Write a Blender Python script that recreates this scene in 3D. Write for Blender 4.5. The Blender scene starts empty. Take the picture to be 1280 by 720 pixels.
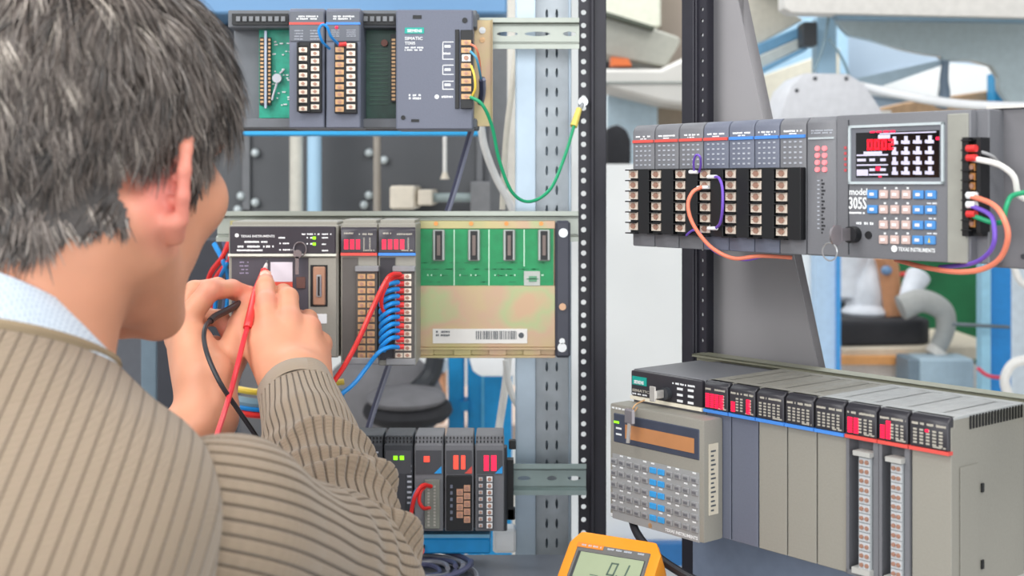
import bpy, bmesh, math, random
import numpy as np
from mathutils import Vector, Matrix
random.seed(7); RNG = np.random.default_rng(7)
SC = bpy.context.scene; COL = SC.collection
ZC = 1.35            # eye height
FP = 1600.0          # focal length in pixels of a 1280 px wide frame
HY = 228.0           # row of the horizon
def P(px, py, Y):    # a point measured in the photograph, at distance Y
    return Vector(((px-640)/FP*Y, Y, ZC+(HY-py)/FP*Y))
# ---------------------------------------------------------------- camera, world, lights, exposure
cam = bpy.data.cameras.new('camera'); camo = bpy.data.objects.new('camera', cam); COL.objects.link(camo)
camo.location = (0, 0, ZC); camo.rotation_euler = (math.pi/2, 0, 0)
cam.sensor_width = 36; cam.lens = 45; cam.shift_y = -(360-HY)/1280
cam.dof.use_dof = True; cam.dof.focus_distance = 1.28; cam.dof.aperture_fstop = 6.3
cam.clip_start = .05
SC.camera = camo
w = bpy.data.worlds.new('world'); SC.world = w; w.use_nodes = True
w.node_tree.nodes['Background'].inputs[0].default_value = (.93, .97, 1, 1)
w.node_tree.nodes['Background'].inputs[1].default_value = .57
def area(name, loc, target, size, power, color=(1, 1, 1), sy=None):
    l = bpy.data.lights.new(name, 'AREA'); l.shape = 'RECTANGLE'; l.size = size; l.size_y = sy or size
    l.energy = power; l.color = color
    o = bpy.data.objects.new(name, l); COL.objects.link(o); o.location = loc
    o.rotation_euler = (Vector(target)-Vector(loc)).to_track_quat('-Z', 'Y').to_euler(); return o
area('ceiling_or_fill_lamp', (.9, .2, 2.9), (.0, 1.3, 1.1), 1.2, 22, (1, .98, .95), .5)
area('ceiling_or_fill_lamp', (-1.1, .5, 2.9), (-.2, 1.3, 1.1), 1.2, 17, (1, .98, .95), .5)
area('ceiling_or_fill_lamp', (.6, 3.4, 3.0), (.6, 3.6, 0), 2.2, 40, (.97, .99, 1), 1.2)
area('ceiling_or_fill_lamp', (-1.2, 3.4, 3.0), (-1.2, 3.6, 0), 2.2, 32, (.97, .99, 1), 1.2)
area('ceiling_or_fill_lamp', (-2.2, -.8, 2.4), (.3, 1.2, 1.25), 1.6, 42, (1, .99, .97), 1.0)  # unseen fill added at the left rear to brighten the right-hand rack
area('front_fill', (.2, -2.4, 1.7), (.0, 1.5, 1.15), 3.2, 46, (.97, .99, 1), 1.8)  # unseen fill added behind the camera for flat frontal light
vs = SC.view_settings; vs.view_transform = 'Standard'; vs.look = 'None'; vs.gamma = 1; vs.use_curve_mapping = False
vs.exposure = 0.12
# ---------------------------------------------------------------- materials
def lin(c):
    if isinstance(c, str):
        c = [int(c[i:i+2], 16)/255 for i in (0, 2, 4)]
    return tuple(x/12.92 if x <= .04045 else ((x+.055)/1.055)**2.4 for x in c)
MATS = {}
def mat(name, col, rough=.5, metal=0, var=.06, scale=60, bump=0, emit=0, spec=.5, coat=0, sss=0):
    if name in MATS: return MATS[name]
    m = bpy.data.materials.new(name); m.use_nodes = True; nt = m.node_tree; N = nt.nodes; L = nt.links
    b = N['Principled BSDF']; c = lin(col)
    b.inputs['Roughness'].default_value = rough; b.inputs['Metallic'].default_value = metal
    b.inputs['Specular IOR Level'].default_value = spec
    if coat: b.inputs['Coat Weight'].default_value = coat
    tc = N.new('ShaderNodeTexCoord'); no = N.new('ShaderNodeTexNoise'); no.inputs['Scale'].default_value = scale
    no.inputs['Detail'].default_value = 4; L.new(tc.outputs['Object'], no.inputs['Vector'])
    r = N.new('ShaderNodeValToRGB'); L.new(no.outputs['Fac'], r.inputs[0])
    r.color_ramp.elements[0].position = .3; r.color_ramp.elements[1].position = .7
    r.color_ramp.elements[0].color = tuple(x*(1-var) for x in c)+(1,)
    r.color_ramp.elements[1].color = tuple(min(1, x*(1+var)) for x in c)+(1,)
    L.new(r.outputs[0], b.inputs['Base Color'])
    if bump:
        bp = N.new('ShaderNodeBump'); bp.inputs['Strength'].default_value = bump; bp.inputs['Distance'].default_value = .001
        L.new(no.outputs['Fac'], bp.inputs['Height']); L.new(bp.outputs[0], b.inputs['Normal'])
    if emit:
        L.new(r.outputs[0], b.inputs['Emission Color']); b.inputs['Emission Strength'].default_value = emit
    if sss:
        b.inputs['Subsurface Weight'].default_value = sss; b.inputs['Subsurface Radius'].default_value = (.012, .004, .002)
        b.inputs['Subsurface Scale'].default_value = 1
    MATS[name] = m; return m
# ---------------------------------------------------------------- objects
def tag(o, label=None, cat=None, group=None, kind=None):
    if label: o['label'] = label
    if cat: o['category'] = cat
    if group: o['group'] = group
    if kind: o['kind'] = kind
    return o
def empty(name, loc, rz=0, label=None, cat=None, group=None, kind=None):
    o = bpy.data.objects.new(name, None); COL.objects.link(o); o.location = loc; o.rotation_euler = (0, 0, rz)
    o.empty_display_size = .02
    return tag(o, label, cat, group, kind)
def copy_tree(o, parent=None):
    c = o.copy(); COL.objects.link(c); c.parent = parent
    for ch in list(o.children): copy_tree(ch, c)
    return c
class MB:
    def __init__(s): s.v = []; s.f = []
    def add(s, vs_, fs):
        n = len(s.v); s.v += [tuple(v) for v in vs_]; s.f += [tuple(i+n for i in f) for f in fs]; return s
    def box(s, x0, x1, y0, y1, z0, z1):
        vv = [(x, y, z) for x in (x0, x1) for y in (y0, y1) for z in (z0, z1)]
        return s.add(vv, [(0, 1, 3, 2), (4, 6, 7, 5), (0, 4, 5, 1), (2, 3, 7, 6), (0, 2, 6, 4), (1, 5, 7, 3)])
    def cyl(s, a, b, r, n=12, r2=None):
        a = Vector(a); b = Vector(b); r2 = r if r2 is None else r2; d = (b-a).normalized()
        q = d.to_track_quat('Z', 'Y'); e1 = q @ Vector((1, 0, 0)); e2 = q @ Vector((0, 1, 0)); vv = []
        for c, rr in ((a, r), (b, r2)):
            for i in range(n):
                t = 2*math.pi*i/n; vv.append(c+e1*rr*math.cos(t)+e2*rr*math.sin(t))
        fs = [(i, (i+1) % n, n+(i+1) % n, n+i) for i in range(n)]+[tuple(range(n))[::-1], tuple(range(n, 2*n))]
        return s.add(vv, fs)
    def ball(s, c, r, n=10, m=6):
        r = r if isinstance(r, (tuple, list)) else (r, r, r); vv = [(c[0], c[1], c[2]+r[2])]; fs = []
        for j in range(1, m):
            for i in range(n):
                a = math.pi*j/m; t = 2*math.pi*i/n
                vv.append((c[0]+r[0]*math.sin(a)*math.cos(t), c[1]+r[1]*math.sin(a)*math.sin(t), c[2]+r[2]*math.cos(a)))
        vv.append((c[0], c[1], c[2]-r[2])); last = len(vv)-1
        for i in range(n):
            k = (i+1) % n; fs.append((0, 1+i, 1+k)); fs.append((last, 1+(m-2)*n+k, 1+(m-2)*n+i))
            for j in range(m-2):
                fs.append((1+j*n+i, 1+(j+1)*n+i, 1+(j+1)*n+k, 1+j*n+k))
        return s.add(vv, fs)
    def tube(s, pts, r, n=8, smooth=6, cap=True):
        pts = spline(pts, smooth) if smooth else [Vector(p) for p in pts]
        m = len(pts); rs = r if isinstance(r, (list, tuple)) else [r]*m
        if len(rs) != m: rs = [rs[0]+(rs[-1]-rs[0])*i/(m-1) for i in range(m)]
        up = None; vv = []
        for i, p in enumerate(pts):
            d = (pts[min(i+1, m-1)]-pts[max(i-1, 0)]).normalized()
            if up is None:
                up = d.orthogonal().normalized()
            up = (up-d*up.dot(d)).normalized(); e2 = d.cross(up)
            for k in range(n):
                t = 2*math.pi*k/n; vv.append(p+up*rs[i]*math.cos(t)+e2*rs[i]*math.sin(t))
        fs = [(i*n+k, i*n+(k+1) % n, (i+1)*n+(k+1) % n, (i+1)*n+k) for i in range(m-1) for k in range(n)]
        if cap: fs += [tuple(range(n))[::-1], tuple(range((m-1)*n, m*n))]
        return s.add(vv, fs)
    def prism(s, poly, y0, y1):   # poly in x,z extruded along y
        n = len(poly); vv = [(x, y0, z) for x, z in poly]+[(x, y1, z) for x, z in poly]
        fs = [(i, (i+1) % n, n+(i+1) % n, n+i) for i in range(n)]+[tuple(range(n))[::-1], tuple(range(n, 2*n))]
        return s.add(vv, fs)
    def prism_x(s, poly, x0, x1):  # poly in y,z extruded along x
        n = len(poly); vv = [(x0, y, z) for y, z in poly]+[(x1, y, z) for y, z in poly]
        fs = [(i, (i+1) % n, n+(i+1) % n, n+i) for i in range(n)]+[tuple(range(n))[::-1], tuple(range(n, 2*n))]
        return s.add(vv, fs)
    def prism_z(s, poly, z0, z1):
        n = len(poly); vv = [(x, y, z0) for x, y in poly]+[(x, y, z1) for x, y in poly]
        fs = [(i, (i+1) % n, n+(i+1) % n, n+i) for i in range(n)]+[tuple(range(n))[::-1], tuple(range(n, 2*n))]
        return s.add(vv, fs)
    def build(s, name, m, parent=None, bevel=0, loc=None, smooth=35, seg=1, fixn=True):
        me = bpy.data.meshes.new(name); me.from_pydata(s.v, [], s.f)
        if bevel or fixn:
            bm = bmesh.new(); bm.from_mesh(me)
            if fixn: bmesh.ops.recalc_face_normals(bm, faces=bm.faces)
            if bevel:
                es = [e for e in bm.edges if len(e.link_faces) == 2 and e.calc_face_angle(0) > .5]
                bmesh.ops.bevel(bm, geom=es, offset=bevel, segments=seg, affect='EDGES', profile=.6, clamp_overlap=True)
            bm.to_mesh(me); bm.free()
        if smooth:
            me.polygons.foreach_set('use_smooth', [True]*len(me.polygons)); me.set_sharp_from_angle(angle=math.radians(smooth))
        me.materials.append(m)
        o = bpy.data.objects.new(name, me); COL.objects.link(o)
        if parent: o.parent = parent
        if loc is not None: o.location = loc
        return o
def spline(pts, k):
    pts = [Vector(p) for p in pts]
    if len(pts) < 3: return pts
    out = []; n = len(pts)
    for i in range(n-1):
        p0 = pts[i-1] if i else pts[0]*2-pts[1]; p1 = pts[i]; p2 = pts[i+1]; p3 = pts[i+2] if i+2 < n else pts[-1]*2-pts[-2]
        for j in range(k):
            t = j/k
            out.append(.5*((2*p1)+(p2-p0)*t+(2*p0-5*p1+4*p2-p3)*t*t+(3*p1-p0-3*p2+p3)*t*t*t))
    out.append(pts[-1]); return out
def perforated(x0, x1, z0, z1, y0, y1, holes, plane='xz'):
    """plate with real holes; holes = (cx, cz, rx, rz, half cell x, half cell z), cells stacked in z inside one column"""
    m = MB(); cols = {}
    for h in holes: cols.setdefault((round(h[0]-h[4], 6), round(h[0]+h[4], 6)), []).append(h)
    xs = sorted(cols); cur = x0
    def slab(a, b, c, d):
        if b-a > 1e-6 and d-c > 1e-6:
            for y in (y0, y1): m.add([(a, y, c), (b, y, c), (b, y, d), (a, y, d)], [(0, 1, 2, 3)])
    for (a, b) in xs:
        slab(cur, a, z0, z1); cz = z0
        for h in sorted(cols[(a, b)], key=lambda h: h[1]):
            slab(a, b, cz, h[1]-h[5]); c0, c1 = h[1]-h[5], h[1]+h[5]; cz = c1; K = 12
            ring = [(h[0]+h[2]*math.cos(2*math.pi*(k+.5)/K), h[1]+h[3]*math.sin(2*math.pi*(k+.5)/K)) for k in range(K)]
            outer = []
            for k in range(K):
                t = 2*math.pi*(k+.5)/K; c, s_ = math.cos(t), math.sin(t); q = 1/max(abs(c), abs(s_))
                outer.append((h[0]+h[4]*c*q, h[1]+h[5]*s_*q))
            corners = {1: (b, c1), 4: (a, c1), 7: (a, c0), 10: (b, c0)}
            for k in range(K):
                k2 = (k+1) % K
                for y in (y0, y1):
                    qd = [ring[k], outer[k], outer[k2], ring[k2]]
                    if k in corners: qd = [ring[k], outer[k], corners[k], outer[k2], ring[k2]]
                    m.add([(p[0], y, p[1]) for p in qd], [tuple(range(len(qd)))])
                m.add([(ring[k][0], y0, ring[k][1]), (ring[k2][0], y0, ring[k2][1]), (ring[k2][0], y1, ring[k2][1]), (ring[k][0], y1, ring[k][1])], [(0, 1, 2, 3)])
        slab(a, b, cz, z1); cur = b
    slab(cur, x1, z0, z1)
    for (a, b, c, d) in ((x0, z0, x1, z0), (x0, z1, x1, z1), (x0, z0, x0, z1), (x1, z0, x1, z1)):
        m.add([(a, y0, b), (c, y0, d), (c, y1, d), (a, y1, b)], [(0, 1, 2, 3)])
    return m
def text(s, x, y, z, h, m, parent, width=None, name='lettering', shear=0, align='LEFT'):
    """lettering in the local x-z plane facing -y"""
    cu = bpy.data.curves.new('t', 'FONT'); cu.body = s; cu.size = 1; cu.shear = shear; cu.extrude = .01; cu.resolution_u = 2; cu.offset = .018
    to = bpy.data.objects.new('t', cu); COL.objects.link(to)
    dg = bpy.context.evaluated_depsgraph_get(); dg.update(); me = bpy.data.meshes.new_from_object(to.evaluated_get(dg))
    bpy.data.objects.remove(to); n = len(me.vertices); co = np.empty(n*3); me.vertices.foreach_get('co', co); co = co.reshape(-1, 3)
    mn = co.min(0); mx = co.max(0); sc = h/(mx[1]-mn[1]); sx = sc if width is None else width/(mx[0]-mn[0])
    X = (co[:, 0]-mn[0])*sx; Zz = (co[:, 1]-mn[1])*sc
    if align == 'CENTER': X -= X.max()/2
    out = np.stack([X+x, y-co[:, 2]*.02, Zz+z], 1); me.vertices.foreach_set('co', out.ravel()); me.update()
    me.materials.clear(); me.materials.append(m)
    o = bpy.data.objects.new(name, me); COL.objects.link(o); o.parent = parent; return o
def dashes(m, x0, x1, z0, z1, y, rows=1, gap=.25, cw=.8, seed=1):
    """rows of tiny printed strokes too small to read"""
    r = random.Random(seed); hh = (z1-z0)/rows
    for k in range(rows):
        a = z0+k*hh+hh*.15; b = z0+(k+1)*hh-hh*.15; x = x0; e = x1-(x1-x0)*(r.random()*.25 if k < rows-1 else 0)
        while x < e:
            wd = (b-a)*cw*(.6+r.random()*.8)
            if r.random() < .85: m.box(x, min(x+wd*(1-gap), x1), y-.00015, y+.0002, a+(b-a)*.15*r.random(), b-(b-a)*.15*r.random())
            x += wd
    return m
# ---------------------------------------------------------------- palette
dark = mat('dark_plastic', '3a3d42', .45, bump=.15, scale=400)
grey = mat('grey_plastic', '74757a', .5, bump=.15, scale=500, var=.03)
grey2 = mat('taupe_plastic', '98958c', .5, bump=.15, scale=500, var=.03)
bluegrey = mat('blue_grey_plastic', '6b7080', .5, bump=.15, scale=500, var=.03)
black = mat('black_plastic', '16171a', .4)
blackgloss = mat('black_gloss', '100f12', .12, coat=.5)
white = mat('white_print', 'f2f4f6', .5, var=.02)
cream = mat('cream_plastic', 'e6dccb', .45)
screw_m = mat('pale_screw_metal', 'f0e2d2', .3, .35, var=.12, scale=300)
brass = mat('brass_screw_metal', 'cfa67a', .35, .35, var=.15, scale=300)
steel = mat('steel', 'c9ccce', .3, .8)
galv = mat('galvanised_steel', 'a9b0b6', .42, .55, var=.12, scale=35, bump=.1)
galvrail = mat('zinc_rail', 'a6aba3', .35, .6, var=.06, scale=30)
red = mat('red_plastic', 'e03b3b', .35)
redstripe = mat('red_print', 'e2574f', .5, var=.02)
bluestripe = mat('blue_print', '4b8fe6', .5, var=.02)
redled = mat('lit_red_led', 'ff1e46', .3, emit=1.1, var=.02)
palered = mat('lit_pale_red_led', 'ff7a80', .3, emit=.9, var=.02)
greenled = mat('lit_green_led', '8be81e', .3, emit=1.1, var=.02)
teal = mat('teal_print', '19a89a', .5, var=.02)
pcb = mat('green_circuit_board', '0c8f55', .4, var=.12, scale=80)
pcbteal = mat('teal_circuit_board', '1fa488', .4, var=.2, scale=90)
pcbdark = mat('dark_green_circuit_board', '2c5347', .4, var=.2, scale=80)
chrom = mat('yellow_chromate_steel', 'b8a878', .35, .45, var=.28, scale=9)
def chromate():
    nt = chrom.node_tree; r = [n for n in nt.nodes if n.type == 'VALTORGB'][0]; e = r.color_ramp.elements
    e[0].color = lin('a9a67c')+(1,); e[1].color = lin('bfa083')+(1,)
    for p_, c_ in ((.42, 'b7ac7c'), (.55, 'bd9f86'), (.62, 'a8b084')): q = e.new(p_); q.color = lin(c_)+(1,)
chromate()
navy = mat('navy_painted_steel', '41434f', .45, var=.04)
rackblack = mat('black_rack_paint', '2b2a33', .45, var=.08)
gusset_m = mat('grey_rack_panel', '9a989b', .55, var=.05, scale=8)
benchm = mat('bench_laminate', '6e737d', .4, var=.05, scale=20)
whitewall = mat('white_wall_paint', 'eef0f0', .7, var=.02, scale=5)
offwhite = mat('off_white_laminate', 'dddad4', .5, var=.03, scale=6)
paleblue = mat('pale_blue_paint', 'a9cde6', .5, var=.05, scale=6)
vivid = mat('vivid_blue_paint', '1e8fd2', .5, var=.04, scale=6)
midblue = mat('mid_blue_paint', '6f9cc8', .5, var=.06, scale=5)
woodm = mat('tan_wood', 'c99a6a', .5, var=.15, scale=12)
taupe = mat('taupe_paint', '93877c', .6, var=.05, scale=6)
charcoal = mat('charcoal_panel', '54565a', .55, var=.08, scale=8)
seatblack = mat('black_upholstery', '2c2c30', .8, var=.1, scale=60)
greyfab = mat('grey_upholstery', '7d7c80', .8, var=.1, scale=30)
wirered = mat('red_wire_insulation', 'e5322f', .35)
wirecoral = mat('coral_wire_insulation', 'f0876a', .4)
wireblue = mat('blue_wire_insulation', '1f8fe0', .35)
wireviolet = mat('violet_wire_insulation', '7a57c8', .4)
wiregreen = mat('green_wire_insulation', '1d9c6c', .4)
wireblack = mat('black_wire_insulation', '26262c', .4)
wirewhite = mat('white_wire_insulation', 'eceae6', .4)
wirenavy = mat('dark_navy_cable_jacket', '4a4c66', .4)
wireyellow = mat('yellow_wire_insulation', 'e8c84a', .4)
orange = mat('orange_rubber', 'f59a1c', .45, var=.03)
lcd = mat('green_grey_liquid_crystal', 'a6b292', .25, var=.02)
lcdink = mat('liquid_crystal_ink', '52675a', .4)
amber = mat('amber_display_window', 'c98d5e', .2, var=.08, scale=20)
keygrey = mat('grey_key', '9a9a9c', .5)
keypink = mat('pale_pink_key', 'cdb3ac', .5)
keyblue = mat('blue_key', '4d8fd0', .5)

# ---------------------------------------------------------------- setting
def struct(o): o['kind'] = 'structure'; return o
struct(MB().box(-5, 5, 0, 7, -.05, 0).build('floor', mat('pale_floor_vinyl', 'b9b4ac', .5, scale=4)))
struct(MB().box(-5, 5, 6.2, 6.3, 0, 3.4).build('wall_back', whitewall))
def X(px, Y): return (px-640)/FP*Y
def Z(py, Y): return ZC+(HY-py)/FP*Y
def slab(m, a, b, c, d, Y, th):   # rectangle seen at px a..b, rows c..d, front face at Y, thickness th
    return m.box(X(a, Y), X(b, Y), Y, Y+th, Z(d, Y), Z(c, Y))
def thing1(name, m, material, label, cat, bevel=0, group=None, seg=1):
    o = m.build(name, material, bevel=bevel, seg=seg); return tag(o, label, cat, group)

# workbench
t = empty('workbench', (-.4, 1.3, 0), label='blue-grey laminate workbench under the lower controller rack', cat='workbench')
def rel(m, o):      # world-coordinate mesh moved to the thing's own origin
    l = o.location; m.v = [(v[0]-l[0], v[1]-l[1], v[2]-l[2]) for v in m.v]; return m
rel(MB().box(-1.3, .155, 1.06, 1.55, .87, .9), t).build('bench_top', benchm, t, bevel=.003)
for x in (-1.25, .1):
    for y in (1.1, 1.5): rel(MB().box(x-.02, x+.02, y-.02, y+.02, 0, .87), t).build('leg', navy, t)

# left perforated rack post with real holes at rack spacing
t = empty('rack_post', (X(740, 1.57), 1.57, 0), label='black perforated rack post left of the white partition panel', cat='rack post')
holes = []; z = .12; k = 0
cx = X(729.5, 1.57)
while z < 2.15:
    holes.append((cx, z, .0033, .0033, .006, .0058)); z += (.01588, .01588, .0127)[k % 3]; k += 1
rel(perforated(X(723, 1.57), X(738, 1.57), 0, 2.2, 1.57, 1.5725, holes), t).build('perforated_flange', rackblack, t, smooth=0)
m = MB().box(X(738, 1.57), X(742, 1.57), 1.56, 1.63, 0, 2.2).box(X(742, 1.57), X(757.5, 1.57), 1.565, 1.568, 0, 2.2)
rel(m, t).build('flange', rackblack, t, bevel=.0008)
# galvanised slotted strut
YS = 1.62
t = empty('slotted_strut', (X(680, YS), YS, 0), label='galvanised steel strut with pairs of vertical slots behind the rails', cat='strut')
holes = []
for cxp in (683.5, 696):
    z = .1
    while z < 2.1: holes.append((X(cxp, YS), z, .0017, .0062, .0035, .012)); z += .0248
rel(perforated(X(669, YS), X(712, YS), 0, 2.2, YS, YS+.0025, holes), t).build('slotted_web', galv, t, smooth=0)
m = MB().box(X(710.5, YS), X(714, YS), YS-.004, YS+.035, 0, 2.2).box(X(667, YS), X(669.5, YS), YS-.012, YS, 0, 2.2).box(X(645, YS), X(668, YS), YS-.012, YS-.0095, 0, 2.2).box(X(644, YS), X(646.5, YS), YS-.012, YS+.03, 0, 2.2)
m.box(X(646, YS), X(712, YS), YS+.033, YS+.035, 0, 2.2)
rel(m, t).build('side_flange', mat('galvanised_flange', 'b4c4d2', .35, .5, var=.08, scale=20), t, bevel=.0006)
# rails (top-hat profile)
def rail(px0, px1, y0, y1, Y, slots, label, mt=galvrail):
    za, zb = Z(y1, Y), Z(y0, Y); x0, x1 = X(px0, Y), X(px1, Y); h = zb-za
    t = empty('mounting_rail', ((x0+x1)/2, Y, za), label=label, cat='mounting rail', group='zinc mounting rails of the left rack')
    hs = [(X(c, Y), za+h*.5, hw, .0028, hw+.004, .006) for c, hw in slots]
    rel(perforated(x0, x1, za+h*.22, za+h*.78, Y+.007, Y+.0085, hs), t).build('slotted_web', mt, t, smooth=0)
    m = MB()
    for s in (0, 1):
        q = lambda f: za+h*f if s == 0 else zb-h*f
        m.prism_x([(Y, q(0)), (Y, q(.15)), (Y+.007, q(.2)), (Y+.007, q(.24)), (Y+.0085, q(.24)), (Y+.0085, q(.18)), (Y+.0015, q(.13)), (Y+.0015, q(0))], x0, x1)
    rel(m, t).build('rail_lip', mt, t); return t
rail(330, 724, 22, 61, 1.553, [(634, .013), (672, .016), (712, .008)], 'zinc mounting rail behind the upper controller chassis')
rail(270, 723, 264, 302, 1.553, [(600, .01)], 'long zinc mounting rail across the middle controller')
rail(300, 733, 580, 619, 1.553, [(655, .008), (690, .006), (718, .008)], 'zinc mounting rail at the right of the lowest controller', mat('dull_zinc_rail', '9fb0ae', .4, .5))

# ---------------------------------------------------------------- right rack frame (turned towards the left)
U = Vector((.640, -.768, 0)).normalized(); D = Vector((-U.y, U.x, 0)); RZ = math.atan2(U.y, U.x); P0 = Vector((.208, 1.21, 0))
def sof(px, d=0):       # where along the rack a pixel column falls, in the plane d behind the front plane
    k = (px-640)/FP; p = P0+D*d
    return (p.y*k-p.x)/(U.x-U.y*k)
def zof(px, py, d=0):
    s = sof(px, d); return (HY-py)/FP*((P0+D*d+U*s).y)
def RW(s, d, z): p = P0+U*s+D*d; return Vector((p.x, p.y, ZC+z))
t = empty('rack_post', RW(sof(867, .14), .14, -1.35), RZ, 'black rack post at the left end of the right-hand rack', 'rack post')
holes = []; z = .12; k = 0
while z < 2.25:
    holes.append((.0125, z, .0022, .0022, .005, .0058)); z += (.01588, .01588, .0127)[k % 3]; k += 1
perforated(.0072, .0185, 0, 2.3, 0, .0025, holes).build('perforated_flange', rackblack, t, smooth=0)
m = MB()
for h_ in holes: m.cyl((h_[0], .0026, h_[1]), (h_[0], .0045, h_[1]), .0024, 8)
m.build('hole_light_discs', white, t)['kind'] = 'stuff'  # pale discs added to imitate light coming through the holes
MB().box(-.013, .005, -.006, .02, 0, 2.3).box(.005, .0075, -.004, .03, 0, 2.3).build('flange', rackblack, t, bevel=.0008)
# gusset panel: tapered sheet growing downwards
dg_ = .165
def gp(px, py): s = sof(px, dg_); return (s, 1.35+zof(px, py, dg_))
t = empty('gusset_panel', RW(0, dg_, -1.35), RZ, 'tapered grey sheet panel behind the right-hand controllers', 'panel')
g0, g1, g2 = gp(878, 0), gp(922, 0), gp(1080, 720)
sl = (g2[0]-g1[0])/(g2[1]-g1[1])
top_z = g1[1]+.25; bot_z = .5
MB().prism([(g0[0], bot_z), (g1[0]+sl*(bot_z-g1[1]), bot_z), (g1[0]+sl*(top_z-g1[1]), top_z), (g0[0], top_z)], 0, .001).build('sheet', gusset_m, t)
t = empty('lower_panel', RW(sof(866, .1), .1, -1.0), RZ, 'blue-grey sheet panel under the lower right controller', 'panel')
MB().box(0, sof(1130, .1)-sof(866, .1), 0, .004, 0, 1.0-.352).build('sheet', mat('blue_grey_sheet', '8390a6', .5), t)
# rails of right rack
def rrail(px0, px1, za, zb, d, label, mt):
    s0, s1 = sof(px0, d), sof(px1, d)
    t = empty('mounting_rail', RW(s0, d, za), RZ, label, 'mounting rail', 'mounting rails of the right rack'); L = s1-s0; h = zb-za
    MB().box(0, L, .004, .006, h*.15, h*.85).build('rail_web', mt, t)
    m = MB()
    for q in (0, 1):
        f = lambda v: h*v if q == 0 else h-h*v
        m.prism_x([(-.004, f(0)), (-.004, f(.15)), (.004, f(.22)), (.006, f(.22)), (-.002, f(.13)), (-.002, f(0))], 0, L)
    m.box(0, L, -.004, .02, h-.0015, h)
    m.build('rail_lip', mt, t); return t
olive = mat('olive_zinc_rail', 'a5a591', .4, .4, var=.1, scale=20)
rrail(868, 1420, zof(1000, 484, .12), zof(1000, 461, .12), .125, 'olive-tinted zinc rail behind the lower right controller', olive)
rrail(868, 1320, -.03, .01, .125, 'zinc rail hidden behind the upper right controller', galvrail)
# ---------------------------------------------------------------- device frames: local x right, y into the device, z up
class LF:      # frontal device: front plane at distance Y
    def __init__(s, x0, x1, y0, y1, Y):
        s.x0, s.y1, s.Y = x0, y1, Y; s.w = (x1-x0)*Y/FP; s.h = (y1-y0)*Y/FP; s.loc = P(x0, y1, Y); s.rz = 0
    def L(s, px, py): return ((px-s.x0)*s.Y/FP, (s.y1-py)*s.Y/FP)
class RF:      # device on the turned rack
    def __init__(s, x0, x1, zb, zt, d=0):
        s.d = d; s.s0 = sof(x0, d); s.w = sof(x1, d)-s.s0; s.zb = zb; s.h = zt-zb; s.loc = RW(s.s0, d, zb); s.rz = RZ
    def L(s, px, py): return (sof(px, s.d)-s.s0, zof(px, py, s.d)-s.zb)
def fb(m, F, x0, x1, y0, y1, d0, d1):
    a = F.L(x0, (y0+y1)/2)[0]; b = F.L(x1, (y0+y1)/2)[0]; xm = (x0+x1)/2
    return m.box(a, b, d0, d1, F.L(xm, y1)[1], F.L(xm, y0)[1])
def dev(name, F, label, cat, group=None): return empty(name, F.loc, F.rz, label, cat, group)
_screw = {}
def screws(parent, pts, w, h, material, seed=0, name='terminal_screw', y=-.001):
    """separate screw-clamp plates sharing one mesh"""
    key = (round(w, 4), round(h, 4), material.name)
    for i, (x, z) in enumerate(pts):
        if key not in _screw:
            m = MB().box(-w/2, w/2, 0, .003, -h/2, h/2); m.cyl((0, 0, 0), (0, -.0012, 0), min(w, h)*.36, 10)
            m.box(-w*.3, w*.3, -.0016, -.001, -h*.05, h*.05)
            o = m.build(name, material, parent, smooth=30); _screw[key] = o.data
            dk = mat(material.name+'_head', tuple(v_*.82 if k_ else v_*.88 for k_, v_ in enumerate([q/255 for q in (205, 170, 148)])), .35, .3); o.data.materials.append(dk)
            for pi_, pl_ in enumerate(o.data.polygons): pl_.material_index = 1 if pi_ >= 6 else 0
        else:
            o = bpy.data.objects.new(name, _screw[key]); COL.objects.link(o); o.parent = parent
        o.location = (x, y, z)
def small(parent, name, material, boxes, bevel=0):
    m = MB()
    for b in boxes: m.box(*b)
    return m.build(name, material, parent, bevel=bevel)

# ============ upper left chassis
YC = 1.47
F = LF(283, 600, 12, 160, 1.50)
t = dev('controller_chassis', F, 'upper left controller chassis with two open circuit-board bays', 'chassis')
m = MB(); fb(m, F, 284, 598, 12, 162, .036, .045); fb(m, F, 284, 596, 12, 34, .004, .036); fb(m, F, 284, 596, 148, 160, 0, .036)
m.build('tray', mat('chassis_grey', '6a6e74', .5), t, bevel=.0012)
m = MB(); fb(m, F, 290, 360, 17, 31, -.001, .01); m.build('comb_strip', black, t); m = MB(); fb(m, F, 452, 494, 17, 31, -.001, .01); m.build('comb_strip', black, t)
m = MB()
for px in list(range(296, 358, 8))+list(range(455, 492, 8)): fb(m, F, px, px+5, 21, 27, -.004, 0)
m.build('comb_teeth', mat('comb_grey', '7d8084', .5), t)
m = MB(); fb(m, F, 318, 360, 34, 146, .028, .034); b_ = m.build('circuit_board', pcbteal, t)
m = MB(); r_ = random.Random(4)
for k in range(26):
    px, py = 334+r_.random()*22, 42+r_.random()*96; fb(m, F, px, px+1.5+r_.random()*3, py, py+1.5, .0262, .028)
m.build('solder_print', white, b_)
m = MB(); c = F.L(342, 96); m.cyl((c[0], .02, c[1]), (c[0], .028, c[1]), .0055, 16); m.tube([(c[0]+.003, .024, c[1]+.006), (c[0]+.009, .022, c[1]+.011)], .0012); m.tube([(c[0], .024, c[1]-.005), (c[0]-.004, .022, c[1]-.018), (c[0]-.006, .022, c[1]-.026)], .0013)
m.build('round_capacitor', mat('pale_capacitor', 'c5c8cf', .35), b_)
m = MB(); fb(m, F, 320, 334, 44, 130, .022, .028); c_ = m.build('edge_connector', black, b_)
m = MB(); fb(m, F, 326.5, 329.5, 36, 134, .0185, .024); m.build('connector_rib', mat('silver_rib', 'aab4c4', .35, .4), t)
m = MB()
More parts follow.
